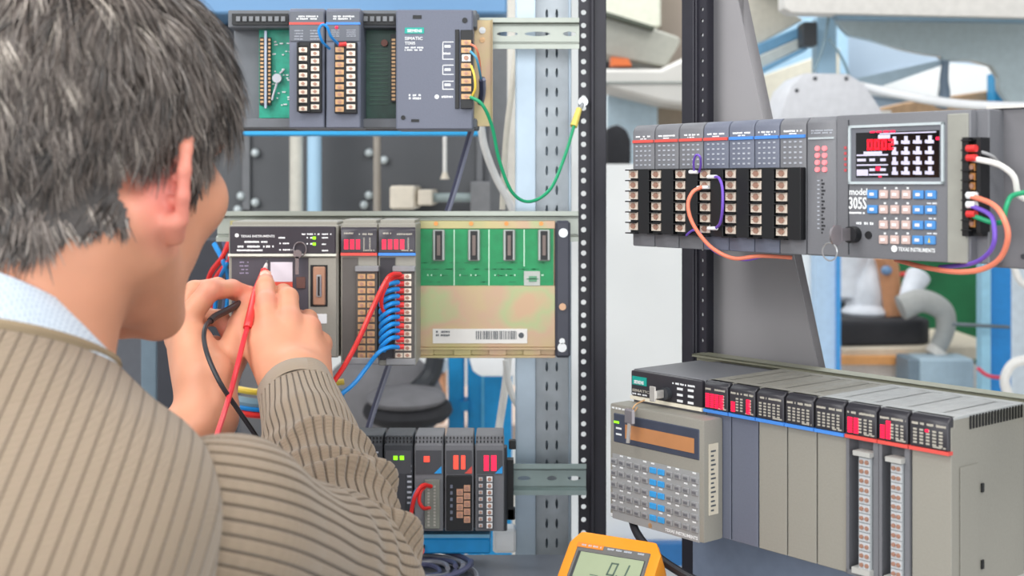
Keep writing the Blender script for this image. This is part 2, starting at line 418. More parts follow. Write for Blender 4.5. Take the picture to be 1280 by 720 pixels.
for k in range(17):
    y = 46+k*4.9; fb(m, F, 321, 325, y, y+2.6, .0205, .023); fb(m, F, 331, 334, y, y+2.6, .0205, .023)
m.build('contact_pins', brass, t)
m = MB(); fb(m, F, 452, 494, 34, 150, .03, .034); b2 = m.build('circuit_board', pcbdark, t)
m = MB()
for k in range(15): fb(m, F, 459, 482, 52+k*5.4, 53.2+k*5.4, .0288, .03)
m.build('circuit_traces', mat('trace_green', '44705c', .4), b2)
m = MB(); fb(m, F, 486, 494, 40, 126, .022, .028); m.build('edge_connector', black, b2)
m = MB()
for k in range(17): fb(m, F, 487.5, 492, 46+k*4.7, 48.6+k*4.7, .0205, .023)
m.build('contact_pins', brass, t)
m = MB(); c = F.L(478, 51); m.cyl((c[0], .022, c[1]), (c[0], .03, c[1]), .004, 14); m.build('round_capacitor', mat('rust_capacitor', '8a4a38', .4), b2)
# side bracket in yellow chromate steel
F2 = LF(592, 616, 25, 158, 1.53)
t = dev('mounting_bracket', F2, 'iridescent yellow-green steel bracket at the right end of the upper chassis', 'bracket')
MB().box(0, F2.w, 0, .002, 0, F2.h).box(F2.w-.0015, F2.w, -.008, .002, 0, F2.h).build('plate', chrom, t, bevel=.0004)
for py in (38, 50):
    c = F2.L(603, py); o = MB().cyl((c[0], -.002, c[1]), (c[0], 0, c[1]), .004 if py == 38 else .0033, 14).box(c[0]-.0028, c[0]+.0028, -.0026, -.002, c[1]-.0004, c[1]+.0004).build('screw', white if py == 38 else brass, t)

def small_module(F, px0, px1, label, group, body, stripe, ytop, ystr, sc_cols, sc_rows, sm, ybot, blockrect, legend, seed, notch=True):
    """slim input/output module with a screw terminal block"""
    t = dev('plug_in_module', F, label, 'module', group)
    w, h = F.w, F.h; z1 = F.L((px0+px1)/2, blockrect[3])[1]; z2 = F.L((px0+px1)/2, blockrect[2])[1]
    m = MB(); m.prism_x([(0, 0), (0, h-.006), (.004, h), (.058, h), (.058, 0)], .0004, w-.0004)
    m.build('housing', body, t, bevel=.0012)
    zs = F.L((px0+px1)/2, ystr)[1]
    m = MB().box(.0012, w-.0012, -.0012, 0, z2+.001, h-.004); m.build('face_plate', mat(body.name+'_face', '666a73' if body != grey2 else '77757a', .5, var=.03), t, bevel=.0005)
    MB().box(.0006, w-.0006, -.0018, 0, zs-.0013, zs+.0013).build('colour_stripe', stripe, t)
    m = MB(); dashes(m, w*.22, w*.82, zs+.004, zs+.0095, -.0012, 2, seed=seed); m.build('lettering', white, t)
    m = MB(); lz0, lz1 = F.L((px0+px1)/2, legend[1])[1], F.L((px0+px1)/2, legend[0])[1]
    for k in range(4): dashes(m, w*.16, w*.4, lz0+(lz1-lz0)*k/4, lz0+(lz1-lz0)*(k+.6)/4, -.0012, 1, cw=.5, seed=seed+k); dashes(m, w*.6, w*.86, lz0+(lz1-lz0)*k/4, lz0+(lz1-lz0)*(k+.6)/4, -.0012, 1, cw=.5, seed=seed+9+k)
    m.build('legend', mat('pale_grey_print', 'b4b8c2', .5), t)
    bx0, bx1 = F.L(blockrect[0], 250)[0], F.L(blockrect[1], 250)[0]
    tb = MB().box(bx0, bx1, -.006, 0, z1, z2).build('terminal_block', black, t, bevel=.0006)
    pts = []
    for ci, cxp in enumerate(sc_cols):
        for k, r in enumerate(sc_rows[ci]): pts.append(F.L(cxp, r))
    return t, tb, pts

# module A and B of the upper chassis
def rows(a, b, n): return [a+(b-a)*i/(n-1) for i in range(n)]
FA = LF(361, 406, 10, 160, YC)
t, tb, pts = small_module(FA, 361, 406, 'grey module with a red stripe and black-framed screws in the upper chassis', 'slim modules of the upper left chassis', bluegrey, redstripe, 10, 29.5, (380, 395), (rows(63, 136.5, 8), rows(58, 134, 9)), screw_m, 160, (374, 403, 53, 141), (36, 50), 3)
screws(tb, pts, .0092, .0054, screw_m, y=-.0075)
m = MB(); fb(m, FA, 372.5, 374.5, 54, 140, -.009, -.004); fb(m, FA, 387, 388.5, 54, 140, -.009, -.004)
for r in rows(58.5, 140, 9): fb(m, FA, 374, 387, r-1, r, -.009, -.004)
m.build('barrier_rib', black, t)
FB = LF(407, 451, 10, 160, YC)
t, tb, pts = small_module(FB, 407, 451, 'grey module with a blue stripe and brass screws in the upper chassis', 'slim modules of the upper left chassis', bluegrey, bluestripe, 10, 29.5, (425.5, 439.5), (rows(63, 137, 9), rows(58, 134, 9)), brass, 160, (419, 447, 53, 142), (36, 46), 5)
screws(tb, pts[:9], .0095, .0056, brass, y=-.0075); screws(tb, pts[9:], .0098, .0054, screw_m, y=-.0075)
c = FB.L(421, 34.5); MB().ball((c[0], -.002, c[1]), .0018).build('status_lamp', redled, t)
# power supply
FPS = LF(495, 591, 12, 162, YC)
t = dev('power_supply_module', FPS, 'wide grey power supply module with a teal badge, rightmost in the upper chassis', 'power supply')
MB().box(0, FPS.w, 0, .06, 0, FPS.h).build('housing', bluegrey, t, bevel=.0015)
m = MB()
for r in ((516, 527, 19, 23.5), (514, 524, 149, 152.5)): fb(m, FPS, *r, -.0006, .0006)
m.build('slot_hole', black, t)
m = MB(); c = FPS.L(581, 25.5); m.cyl((c[0], -.0008, c[1]), (c[0], .001, c[1]), .0032, 14); c = FPS.L(504, 147); m.cyl((c[0], -.0008, c[1]), (c[0], .001, c[1]), .0026, 14); m.build('fixing_screw', black, t)
m = MB(); fb(m, FPS, 506, 530, 34.5, 42, -.0006, .0002); bd = m.build('badge', teal, t)
c = FPS.L(509, 40.5); text('SIEMENS', c[0], -.0007, c[1], .0036, white, bd, FPS.L(527.5, 40)[0]-c[0])
c = FPS.L(506, 50); text('SIMATIC', c[0], -.0004, c[1], .0036, white, t, .0205)
c = FPS.L(506, 56); text('TI305', c[0], -.0004, c[1], .0036, white, t, .012)
m = MB()
a = FPS.L(506, 64); b = FPS.L(529, 58); dashes(m, a[0], b[0], a[1], b[1], 0, 2, seed=4)
a = FPS.L(511, 125); b = FPS.L(526, 117); dashes(m, a[0], b[0], a[1], b[1], 0, 2, seed=8)
a = FPS.L(552, 123); b = FPS.L(566, 119); dashes(m, a[0], b[0], a[1], b[1], 0, 1, seed=9)
a = FPS.L(554, 69); b = FPS.L(563, 65); dashes(m, a[0], b[0], a[1], b[1], 0, 1, seed=10)
for (x0, x1, y0, y1) in ((553, 567, 52, 53), (553, 567, 73.5, 74.5), (553, 554, 52, 74), (553, 567, 81, 82), (553, 554, 81, 93), (553, 567, 92.5, 93.5), (553, 567, 101, 102), (553, 554, 101, 111), (553, 567, 111, 112)): fb(m, FPS, x0, x1, y0, y1, -.0003, .0002)
for py in (58, 87, 106): c = FPS.L(560, py); m.box(c[0]-.004, c[0]+.003, -.0003, .0002, c[1]-.0014, c[1]+.0014)
c = FPS.L(546, 121); m.cyl((c[0], -.0004, c[1]), (c[0], .0002, c[1]), .0026, 12); m.build('printed_legend', white, t)
m = MB(); fb(m, FPS, 569, 574, 37, 136, -.0015, .002); fb(m, FPS, 576, 591, 38, 136, -.006, .002); tb = m.build('terminal_block', black, t, bevel=.0004)
pts = [FPS.L(583, 54+9.6*k) for k in range(8)]
screws(tb, pts[:2]+pts[3:], .0112, .0056, brass, y=-.0075); screws(tb, pts[2:3], .0098, .0078, white, y=-.0075)

# ============ middle controller
YM = 1.46
FM = LF(285, 713, 275, 447, 1.535)
t = dev('controller_chassis', FM, 'middle chassis with four open green circuit-board slots above a yellow steel plate', 'chassis')
m = MB(); fb(m, FM, 516, 694, 276, 286, 0, .004); fb(m, FM, 286, 694, 276, 446, .006, .009); fb(m, FM, 520, 694, 357, 434, .0, .006)
m.build('steel_plate', chrom, t, bevel=.0006)
m = MB(); fb(m, FM, 520, 694, 434, 437, -.004, .006); fb(m, FM, 520, 694, 444, 447, -.004, .006)
for px in (520, 567, 611, 654): fb(m, FM, px, px+22, 437, 444, .0, .006)
m.build('lower_flange', chrom, t, bevel=.0004)
m = MB(); fb(m, FM, 521, 692, 286, 358, .001, .004); bd = m.build('circuit_board', pcb, t)
m = MB()
for px, b in ((567, 357), (610.5, 357), (654.5, 333)): fb(m, FM, px, px+1.4, 287, b, .0006, .001)
r_ = random.Random(2)
for k in range(14):
    px = 525+r_.random()*160; fb(m, FM, px, px+1.5, 343, 345, .0006, .001)
m.build('board_print', mat('pale_green_print', 'bfe8cf', .5), bd)
m = MB()
for k in range(60):
    px = 524+r_.random()*155; py = 326+r_.random()*24; py = round(py/8)*8; fb(m, FM, px, px+3+r_.random()*6, py, py+.8, .0007, .001)
m.build('circuit_traces', mat('dark_trace', '0a6e44', .4), bd)
for px in (548.5, 592.5, 636.5, 680):
    m = MB(); fb(m, FM, px-7.5, px+7.5, 287, 326, -.003, .001); cn = m.build('slot_connector', mat('pale_connector_shell', 'b4b9b6', .4, .3), t, bevel=.0012)
    m = MB(); fb(m, FM, px-4.5, px+4.5, 288.5, 324.5, -.0042, -.003); m.build('connector_cavity', black, cn)
    m = MB(); fb(m, FM, px-2, px+2, 294, 319, -.0052, -.004); m.build('contact_row', mat('contact_brown', '7a6a64', .4), cn)
    c = FM.L(px-3.5, 279.5); MB().cyl((c[0], -.002, c[1]), (c[0], 0, c[1]), .0026, 12).build('screw', mat('copper_screw', 'd08a4a', .3, .4), t)
m = MB(); fb(m, FM, 655, 675, 339, 357, -.0004, .001); lb = m.build('board_chip', mat('pale_grey_chip', 'b9bdb8', .5), t)
m = MB(); fb(m, FM, 661, 671, 345, 352, -.001, -.0002); fb(m, FM, 658, 673, 348, 349, -.001, -.0002); m.build('chip_marking', mat('chip_green', '5f9a78', .5), lb)
m = MB(); fb(m, FM, 541, 659, 411, 429, -.0012, 0); lb = m.build('barcode_label', mat('label_paper', 'e4e2de', .6, var=.02), t)
m = MB(); r_ = random.Random(5); px = 595
while px < 646: wv = .5+r_.random()*1.1; fb(m, FM, px, px+wv, 413.5, 424, -.0016, -.001); px += wv+.5+r_.random()
c = FM.L(651.5, 419); m.cyl((c[0], -.0016, c[1]), (c[0], -.001, c[1]), .0034, 12)
a = FM.L(545, 421); b = FM.L(562, 412.5); dashes(m, a[0], b[0], a[1], b[1], -.0014, 2, seed=3); m.build('barcode', mat('label_ink', '555a60', .6), lb)
# navy end plate
m = MB(); fb(m, FM, 694, 713, 276, 447, -.003, .009); ep = m.build('end_plate', navy, t, bevel=.003)
c = FM.L(704, 291); MB().cyl((c[0], -.004, c[1]), (c[0], -.001, c[1]), .0055, 16).build('keyhole_screw', steel, t)
c = FM.L(703, 383); MB().cyl((c[0], -.006, c[1]), (c[0], -.002, c[1]), .0042, 14).build('screw', mat('tan_screw', 'caa182', .3, .4), t)
m = MB(); c = FM.L(702.5, 434); m.cyl((c[0], -.0038, c[1]), (c[0], -.002, c[1]), .0055, 16); c2 = FM.L(702.5, 426); m.cyl((c2[0], -.0038, c2[1]), (c2[0], -.002, c2[1]), .0035, 14); m.build('keyhole', white, t)
# CPU unit
FC = LF(286, 423, 277, 447, YM)
t = dev('processor_module', FC, 'wide black-topped processor module that both hands are reaching towards', 'processor module')
m = MB(); m.box(0, FC.w, 0, .075, 0, FC.h-.004).box(.002, FC.w-.002, .008, .075, FC.h-.006, FC.h); m.build('housing', grey2, t, bevel=.0012)
m = MB(); fb(m, FC, 288, 420, 283, 317, -.004, .001); m.build('bezel', mat('bezel_black', '3c3840', .35), t, bevel=.001)
m = MB(); fb(m, FC, 286, 421, 317, 320, -.005, .001); m.build('colour_stripe', mat('pale_stripe', 'dedfd4', .5), t)
m = MB(); fb(m, FC, 290, 386, 322, 446, -.0015, .001); fp = m.build('switch_panel', mat('switch_panel', '504d56', .4), t)
m = MB(); fb(m, FC, 386, 421, 322, 446, -.003, .001); m.build('connector_panel', grey2, t, bevel=.0006)
c = FC.L(302, 296.5); text('TEXAS INSTRUMENTS', c[0], -.0042, c[1], .0027, white, t, .0385)
m = MB(); c = FC.L(297, 294); m.cyl((c[0], -.0043, c[1]), (c[0], -.003, c[1]), .0024, 8)
for (a0, a1, b0, b1) in ((303, 335, 304.2, 300.2), (298, 343, 310, 306), (297, 329, 314.5, 311)):
    a = FC.L(a0, b0); b = FC.L(a1, b1); dashes(m, a[0], b[0], a[1], b[1], -.004, 1, gap=.12, cw=.9, seed=a0)
for (a0, a1, y) in ((349, 357, 297), (350, 362, 304), (350, 366, 312), (378, 400, 292.5), (384, 391, 297), (384, 391, 304.5), (403, 415, 292.5), (403, 411, 297), (403, 408, 305), (403, 411, 313)):
    a = FC.L(a0, y+1.6); b = FC.L(a1, y-1.6); dashes(m, a[0], b[0], a[1], b[1], -.004, 1, gap=.15, seed=a0)
m.build('printed_legend', white, t)
m = MB()
for y in (297.3, 304.8): fb(m, FC, 391.5, 395.5, y-1.7, y+1.7, -.0046, -.003)
m.build('status_lamp', greenled, t)
m = MB()
for k in range(4):
    a = FC.L(300, 329+k*4.5); b = FC.L(311, 326.5+k*4.5); dashes(m, a[0], b[0], a[1], b[1], -.0015, 1, seed=k)
m.build('printed_legend', mat('lilac_print', 'a79ab8', .5), t)
m = MB(); fb(m, FC, 338.5, 366, 327.5, 352, -.0022, -.001); m.build('paper_label', mat('lilac_label', 'e8dfe9', .6, var=.02), t)
m = MB(); fb(m, FC, 338.5, 366, 352.2, 362, -.0022, -.001); m.build('label_band', mat('orange_red_label', 'ea5a48', .6), t)
m = MB(); fb(m, FC, 320, 338, 326, 342, -.001, .0015); m.build('switch_recess', black, t)
m = MB(); fb(m, FC, 371, 382, 346, 360, -.003, -.001); m.build('rotary_switch', mat('brown_switch', '6a4a44', .4), t)
m = MB(); c = FC.L(376, 311); m.tube([(c[0]+.008*math.cos(a)*.9, -.006, c[1]+.008*math.sin(a)) for a in [i*math.pi/8 for i in range(17)]], .0007, 6, 2)
c = FC.L(374, 330); m.box(c[0]-.0025, c[0]+.0015, -.012, -.0095, c[1]-.011, c[1]+.009); m.cyl((c[0], -.012, c[1]+.012), (c[0], -.0095, c[1]+.012), .005, 14)
m.build('switch_key', mat('key_metal', 'a8a2a6', .25, .7), t)
m = MB(); fb(m, FC, 388.5, 410, 331, 383, -.0034, 0); m.build('port_recess', black, t)
m = MB(); fb(m, FC, 392, 407.5, 333, 381, -.0055, -.002); sp = m.build('serial_port', mat('copper_pink_metal', 'c49a82', .3, .5), t, bevel=.0012)
m = MB(); fb(m, FC, 396.5, 403, 343, 371, -.0075, -.005); m.build('port_shell', steel, sp, bevel=.001)
m = MB(); fb(m, FC, 398.5, 401, 345, 369, -.0082, -.007); m.build('port_insert', black, sp)
m = MB(); fb(m, FC, 396, 409, 392, 404, -.0036, -.001); m.build('small_label', white, t)
# two 405-style modules
def bezel_module(F, x0, x1, yt, yh, yb, label, group, stripe, body, leds, seed, ledm=redled):
    t = dev('plug_in_module', F, label, 'module', group)
    m = MB(); m.box(0, F.w, 0, .075, 0, F.h-.004).box(.0015, F.w-.0015, .006, .075, F.h-.006, F.h); m.build('housing', body, t, bevel=.001)
    zt, zh = F.L((x0+x1)/2, yt)[1], F.L((x0+x1)/2, yh)[1]; w = F.w
    m = MB(); m.prism_x([(-.004, zh+.002), (-.004, zt-.003), (-.001, zt), (.01, zt), (.01, zh+.002)], .0006, w-.0006); m.build('bezel', mat('bezel_black', '3c3840', .35), t, bevel=.0006)
    MB().box(.0003, w-.0003, -.0045, .001, zh-.0012, zh+.002).build('colour_stripe', stripe, t)
    hh = zt-zh
    m = MB(); dashes(m, w*.1, w*.35, zt-hh*.27, zt-hh*.17, -.004, 1, seed=seed); dashes(m, w*.5, w*.9, zt-hh*.3, zt-hh*.2, -.004, 1, seed=seed+1)
    dashes(m, w*.62, w*.92, zh+hh*.12, zh+hh*.19, -.004, 1, seed=seed+2)
    for c in range(5):
        x = w*(.16+.16*c)
        for k in range(8):
            if c not in leds: z = zh+hh*(.2+.055*k); m.box(x-w*.02, x+w*.02, -.0042, -.003, z, z+hh*.03)
    m.build('printed_legend', mat('dim_print', 'b9b4a8', .5), t)
    m = MB()
    for c in leds:
        x = w*(.16+.16*c); n = leds[c]
        for k in range(n): z = zh+hh*(.2+.5/8*k); m.box(x-w*.055, x+w*.055, -.0046, -.003, z, z+hh*.040)
    if leds: m.build('lit_lamps', ledm, t)
    return t
def strip(F, t, cols, ys, ra, n, mts, dk=black, caps=True, depth=-.006, w=.0085, h=.0056):
    m = MB(); fb(m, F, cols[0]-7, cols[-1]+8, ys[0], ys[1], depth, 0); tb = m.build('terminal_block', mat('strip_grey', '5a5654', .5), t, bevel=.0006)
    for ci, c in enumerate(cols): screws(tb, [F.L(c, r) for r in rows(ra[0], ra[1], n)], w, h, mts[ci], y=depth-.0015)
    if caps:
        m = MB(); fb(m, F, cols[0]-8, cols[-1]+10, ys[0]-4, ys[0]+3, depth-.004, 0); m.build('end_clamp', mat('clamp_grey', '8c8d90', .45), t, bevel=.0008); m = MB(); fb(m, F, cols[0]-16, cols[-1]+10, ys[1]-2, ys[1]+6, depth-.004, 0); m.build('end_clamp', mat('clamp_grey', '8c8d90', .45), t, bevel=.0008)
    return tb
F1 = LF(426, 472, 275, 455, YM)
t = bezel_module(F1, 426, 472, 284, 318, 450, 'controller module with three red lamp columns and a red stripe', 'modules of the middle controller', redstripe, grey2, {0: 6, 1: 6, 2: 6}, 4)
m = MB(); fb(m, F1, 428, 447, 322, 450, -.0012, .001); m.build('cover', mat('brown_grey_cover', '5f5b58', .5), t)
strip(F1, t, (453, 464.5), (336, 448), (345, 443), 12, (brass, brass))
F2_ = LF(473, 520, 275, 457, YM)
t = bezel_module(F2_, 473, 520, 284, 318, 452, 'controller module with four red lamp columns and blue looped wiring', 'modules of the middle controller', bluestripe, grey2, {0: 6, 1: 6, 2: 6, 3: 6}, 8)
m = MB(); fb(m, F2_, 475, 494, 322, 450, -.0012, .001); m.build('cover', mat('dark_cover', '35343a', .5), t)
strip(F2_, t, (499.5, 510), (336, 449), (345, 443), 12, (screw_m, screw_m))

# ============ lowest left controller
YL = 1.46
FL_ = LF(425, 635, 546, 668, 1.52)
t = dev('controller_chassis', FL_, 'lowest left chassis carrying four slim modules above the blue box', 'chassis')
m = MB(); fb(m, FL_, 430, 634, 560, 664, .0, .02); m.build('tray', dark, t, bevel=.001)
m = MB(); fb(m, FL_, 634, 642, 575, 650, .0, .015); m.build('end_latch', black, t)
m = MB(); fb(m, FL_, 636, 645, 551, 562, .0, .012); fb(m, FL_, 634, 644, 636, 650, .0, .012); m.build('mounting_foot', black, t, bevel=.001)
specs = [(425, 478, 'dark module half hidden behind the sweater sleeve on the lowest chassis', 'cpu'), (480, 516, 'dark module with two green lamps on the lowest chassis', 'green'), (518, 554, 'slim module with red and blue leads plugged in, lowest chassis', 'lead'), (556, 592, 'slim module with two orange lamp columns and copper screws, lowest chassis', 'screw'), (594, 630, 'slim module with magenta lamps and two rows of pale contacts, lowest chassis', 'pale')]
for i, (a, b, lab, kd) in enumerate(specs):
    F = LF(a, b, 546, 664, YL); t = dev('plug_in_module', F, lab, 'module', 'slim modules of the lowest chassis')
    m = MB(); m.box(0, F.w, 0, .055, 0, F.h-.009).prism_x([(.0, F.h-.01), (.008, F.h), (.055, F.h), (.055, F.h-.01)], .0005, F.w-.0005)
    m.build('housing', grey if kd not in ('cpu', 'green') else dark, t, bevel=.0008)
    m = MB(); nn = int((b-a)/4.2)
    for k in range(nn):
        for (q0, q1) in ((.0025, .0045), (.0055, .008)):
            x = F.w*(k+.5)/nn; zc = F.h-.01+(q0+q1)/2*1.2; m.box(x-.0006, x+.0006, (q0)*.9-.0015, (q1)*.9-.0012, zc-.0012, zc+.0012)
    m.build('vent_slots', black, t)
    m = MB(); w = F.w
    if kd != 'cpu':
        m2 = MB(); fb(m2, F, a+2, b-2, 563, 592, -.0012, .0005); m2.build('face_plate', mat('mid_dark_plate', '4c4d52', .45), t)
    if kd == 'cpu':
        m2 = MB(); fb(m2, F, 460, 472, 573, 579, -.0004, .0004); m2.build('badge', teal, t)
    if kd == 'green':
        m2 = MB()
        for px in (494.5, 502.5): fb(m2, F, px-2.6, px+2.6, 569.5, 574.5, -.002, 0)
        m2.build('status_lamp', greenled, t)
        for k in range(8): fb(m, F, 509, 514.5, 581+k*6.6, 583.5+k*6.6, -.0004, .0004)
        aa = F.L(484, 587); bb = F.L(502, 581); dashes(m, aa[0], bb[0], aa[1], bb[1], -.001, 2, seed=4)
        m2 = MB(); fb(m2, F, 484, 507, 591, 636, -.001, .0004); m2.build('door', mat('door_dark', '3c3d42', .45), t)
        m2 = MB(); fb(m2, F, 495, 505, 643, 654, -.001, .0004); m2.build('port', black, t)
    else:
        aa = F.L(a+3, 567); bb = F.L(a+9, 563.5); dashes(m, aa[0], bb[0], aa[1], bb[1], -.001, 1, seed=i); aa = F.L(b-12, 567); bb = F.L(b-3, 563.5); dashes(m, aa[0], bb[0], aa[1], bb[1], -.001, 1, seed=i+3)
        aa = F.L(a+3, 591); bb = F.L(a+20, 587); dashes(m, aa[0], bb[0], aa[1], bb[1], -.001, 1, seed=i+6)
    if kd in ('lead', 'screw', 'pale'):
        c0 = F.L(b-2, 591.5); tri = [(c0[0], c0[1]), (c0[0], c0[1]+.0085), (c0[0]-.0085, c0[1])]
        MB().prism(tri, -.0018, -.0008).build('corner_triangle', redstripe if kd == 'screw' else mat('bright_blue_print', '2aa0ea', .5), t)
        m2 = MB()
        if kd == 'lead': fb(m2, F, 530, 537, 570, 577, -.002, 0)
        if kd == 'screw': fb(m2, F, 567, 573, 569, 586, -.002, 0); fb(m2, F, 576.5, 581.5, 569, 586, -.002, 0)
        if kd == 'pale': fb(m2, F, 605, 611, 569, 588, -.002, 0); fb(m2, F, 614, 620.5, 569, 588, -.002, 0)
        m2.build('lit_lamps', redled if kd == 'pale' else mat('lit_orange_red_led', 'ff4a3a', .3, emit=1), t)
        if kd == 'lead':
            m2 = MB(); fb(m2, F, 531, 550, 599, 660, -.004, 0); tb = m2.build('plug_block', mat('plug_grey', '7e8078', .5), t, bevel=.0006)
            m2 = MB()
            for k in range(13):
                for px in (536, 543.5): fb(m2, F, px-1.3, px+1.3, 606+k*4, 608.6+k*4, -.0046, -.003)
            m2.build('contacts', mat('contact_pale', 'a9a79e', .5), tb)
        if kd == 'screw':
            m2 = MB(); fb(m2, F, 558, 590, 594, 662, -.004, 0); tb = m2.build('terminal_block', black, t, bevel=.0006)
            screws(tb, [F.L(575, r) for r in rows(614, 642, 4)]+[F.L(584, r) for r in rows(609, 648, 5)], .0072, .0072, mat('copper_terminal', 'd2a184', .3, .4), y=-.0055)
            m2 = MB()
            for k in range(6):
                fb(m2, F, 563, 566, 605+k*8, 609+k*8, -.005, -.003)
            m2.build('terminal_marks', bluegrey, tb)
        if kd == 'pale':
            m2 = MB(); fb(m2, F, 597, 617, 594, 660, -.003, 0); tb = m2.build('terminal_block', mat('mid_dark_plate', '4c4d52', .45), t)
            screws(tb, [F.L(612, r) for r in rows(598, 656, 8)], .0066, .006, white, y=-.0042)
            screws(tb, [F.L(601, r) for r in rows(598, 656, 8)], .0045, .004, mat('grey_contact', 'c4c8cc', .4), y=-.0036)
    if m.v: m.build('printed_legend', mat('pale_grey_print', 'b4b8c2', .5), t)
# ============ upper right controller
ZT, ZB = .0585, -.065
xs = [790.5, 818.2, 848.5, 879, 911, 943, 974.5, 1008]
labs = ['grey module with a red stripe at the far left of the upper right controller',
        'grey module with a red stripe, second from the left, no leads, upper right controller',
        'grey red-striped module beside the violet loop, third from the left, upper right controller',
        'bluish red-striped module with orange and violet leads clamped in it, upper right controller',
        'bluish blue-striped module just right of the last red-striped one, upper right controller',
        'bluish blue-striped module in the middle, fifth screw column from the left end plus one, upper right controller',
        'grey blue-striped module left of the one with eight round lamps, upper right controller']
labs[5] = 'bluish blue-striped module second from the lamp module, upper right controller'
tf_ = RF(785, 1236, ZB, ZT, .03)
t = empty('controller_chassis', RW(sof(790.5), .06, ZB+.002), RZ, 'low metal base plate behind the upper right controller modules', 'chassis')
MB().box(0, sof(1222)-sof(790.5), 0, .06, 0, ZT-ZB-.004).build('plate', grey, t, bevel=.001)
rws = (217, 231.3, 245.3, 258.5, 271, 283)
for i in range(7):
    F = RF(xs[i]+.3, xs[i+1]-.3, ZB, ZT); w, h = F.w, F.h
    body = bluegrey if i in (3, 4, 5) else grey
    t = dev('plug_in_module', F, labs[i], 'module', 'screw-terminal modules of the upper right controller')
    m = MB(); m.prism_x([(0, 0), (0, h-.007), (.002, h-.003), (.006, h), (.06, h), (.06, 0)], 0, w); m.build('housing', body, t, bevel=.0018, seg=2)
    z = lambda py, px=882: zof(px, py)-ZB     # heights read off one column
    st = z(174.2)
    MB().box(.0008, w-.0008, -.0012, .001, st-.0014, st+.0014).build('colour_stripe', redstripe if i < 4 else bluestripe, t)
    m = MB(); dashes(m, w*.15, w*.85, st+.0035, st+.0062, 0, 1, gap=.15, seed=i); dashes(m, w*.35, w*.65, st+.0072-.0066, st+.0075-.0045, 0, 1, seed=i+3) if 0 else dashes(m, w*.36, w*.64, st+.0016, st+.0034, 0, 1, gap=.15, seed=i+3)
    m.build('lettering', white, t)
    m = MB()
    for c in range(4):
        for k in range(5):
            x = w*(.2+.2*c); zz = z(180+k*6.2); m.box(x-w*.045, x+w*.045, -.0004, .0002, zz-.0011, zz+.0004)
    m.build('legend', mat('pale_grey_print', 'b4b8c2', .5), t)
    zt, zb = z(210.5), z(294.5)
    m = MB().box(w*.02, w*.98, -.004, .001, zb, zt); tb = m.build('terminal_block', black, t, bevel=.0005)
    m = MB()
    for k in range(7):
        zz = z(210.5+k*13.8)-.001; m.box(-w*.02, w*.42, -.0105, -.003, zz-.0006, zz+.0006)
    m.box(w*.5, w*.98, -.0075, -.003, zb, zt); m.build('barrier', black, tb, bevel=.0002)
    pts = [(w*.24, z(r)) for r in (217.5, 231.3, 245, 258.7, 272.3, 285.5)]
    screws(tb, pts, .0125, .0078, screw_m, y=-.0065)
# lamp module (eight round lamps) and narrow one
F = RF(1008.4, 1045, ZB, ZT)
t = dev('display_module', F, 'grey module with eight glowing round red lamps, upper right controller', 'module')
MB().prism_x([(0, 0), (0, F.h-.005), (.005, F.h), (.06, F.h), (.06, 0)], 0, F.w).build('housing', grey, t, bevel=.0012)
m = MB(); fb(m, F, 1011, 1043, 171.5, 174, -.001, .0005); m.build('colour_stripe', mat('grey_print', 'b8c0c4', .5), t)
for k in range(4):
    for c in (1022.5, 1031.5):
        x, z_ = F.L(c, 185.5+k*8.8); o = MB().cyl((x, -.0018, z_), (x, .001, z_), 0.0022, 14).build('status_lamp', palered, t)
m = MB()
a = F.L(1014, 168); b = F.L(1041, 161); dashes(m, a[0], b[0], a[1], b[1], 0, 2, seed=3)
for k in range(12):
    fb(m, F, 1022, 1024.5, 225+k*5.4, 226.6+k*5.4, -.0004, .0002)
m.build('printed_legend', mat('pale_grey_print', 'b4b8c2', .5), t)
m = MB(); a = F.L(1027, 292); b = F.L(1032, 222)
for k in range(16): z_ = a[1]+(b[1]-a[1])*k/16; m.box(a[0], a[0]+.0012+.0035*((k*7) % 5)/5, -.0004, .0002, z_, z_+.0016)
m.build('side_lettering', mat('dark_print', '2c2c30', .5), t)
F = RF(1045.4, 1214, ZB, ZT)
t = dev('operator_unit', F, 'grey operator unit with a red digit display and rubber keypad, upper right', 'operator unit')
m = MB(); m.box(0, F.w, 0, .06, 0, F.h); m.build('housing', grey, t, bevel=.0018, seg=2)
m = MB(); fb(m, F, 1060.5, 1061.5, 150, 318, -.0006, .001); m.build('panel_joint', dark, t)
m = MB(); fb(m, F, 1185, 1211, 142, 329, -.0015, .001); m.build('pale_side_strip', mat('light_side_grey', '9a9a92', .5), t, bevel=.0008)
m = MB()
for k in range(5): fb(m, F, 1055.5, 1058.5, 183+k*7, 186.5+k*7, -.0005, .0005)
m.build('lit_lamps', mat('dim_red_lamp', 'c8545a', .4), t)
m = MB(); 
# display frame (measured corners)
fr = [(1062, 157.5), (1181, 152), (1179.5, 230.5), (1061.5, 230)]
q = [F.L(*p) for p in fr]; x0, x1 = q[0][0], q[1][0]; z1 = (q[0][1]+q[1][1])/2; z0 = (q[2][1]+q[3][1])/2; g = .0022
for bx in ((x0, x1, z1-g, z1), (x0, x1, z0, z0+g), (x0, x0+g, z0, z1), (x1-g, x1, z0, z1)): m.box(bx[0], bx[1], -.0022, .0005, bx[2], bx[3])
m.build('display_frame', mat('silver_grey_frame', 'c2ccd0', .35), t)
W_, H_ = x1-x0, z1-z0
MB().box(x0+g, x1-g, -.0008, .0005, z0+g, z1-g).build('display_surround', mat('surround_grey', '6e7078', .45), t)
dx = lambda c: x0+W_*(c-85)/(945-85); dz = lambda r: z0+H_*(650-r)/(650-105)     # zoomed crop coordinates
MB().box(dx(155), dx(905), -.0014, 0, dz(590), dz(175)).build('display_window', blackgloss, t)
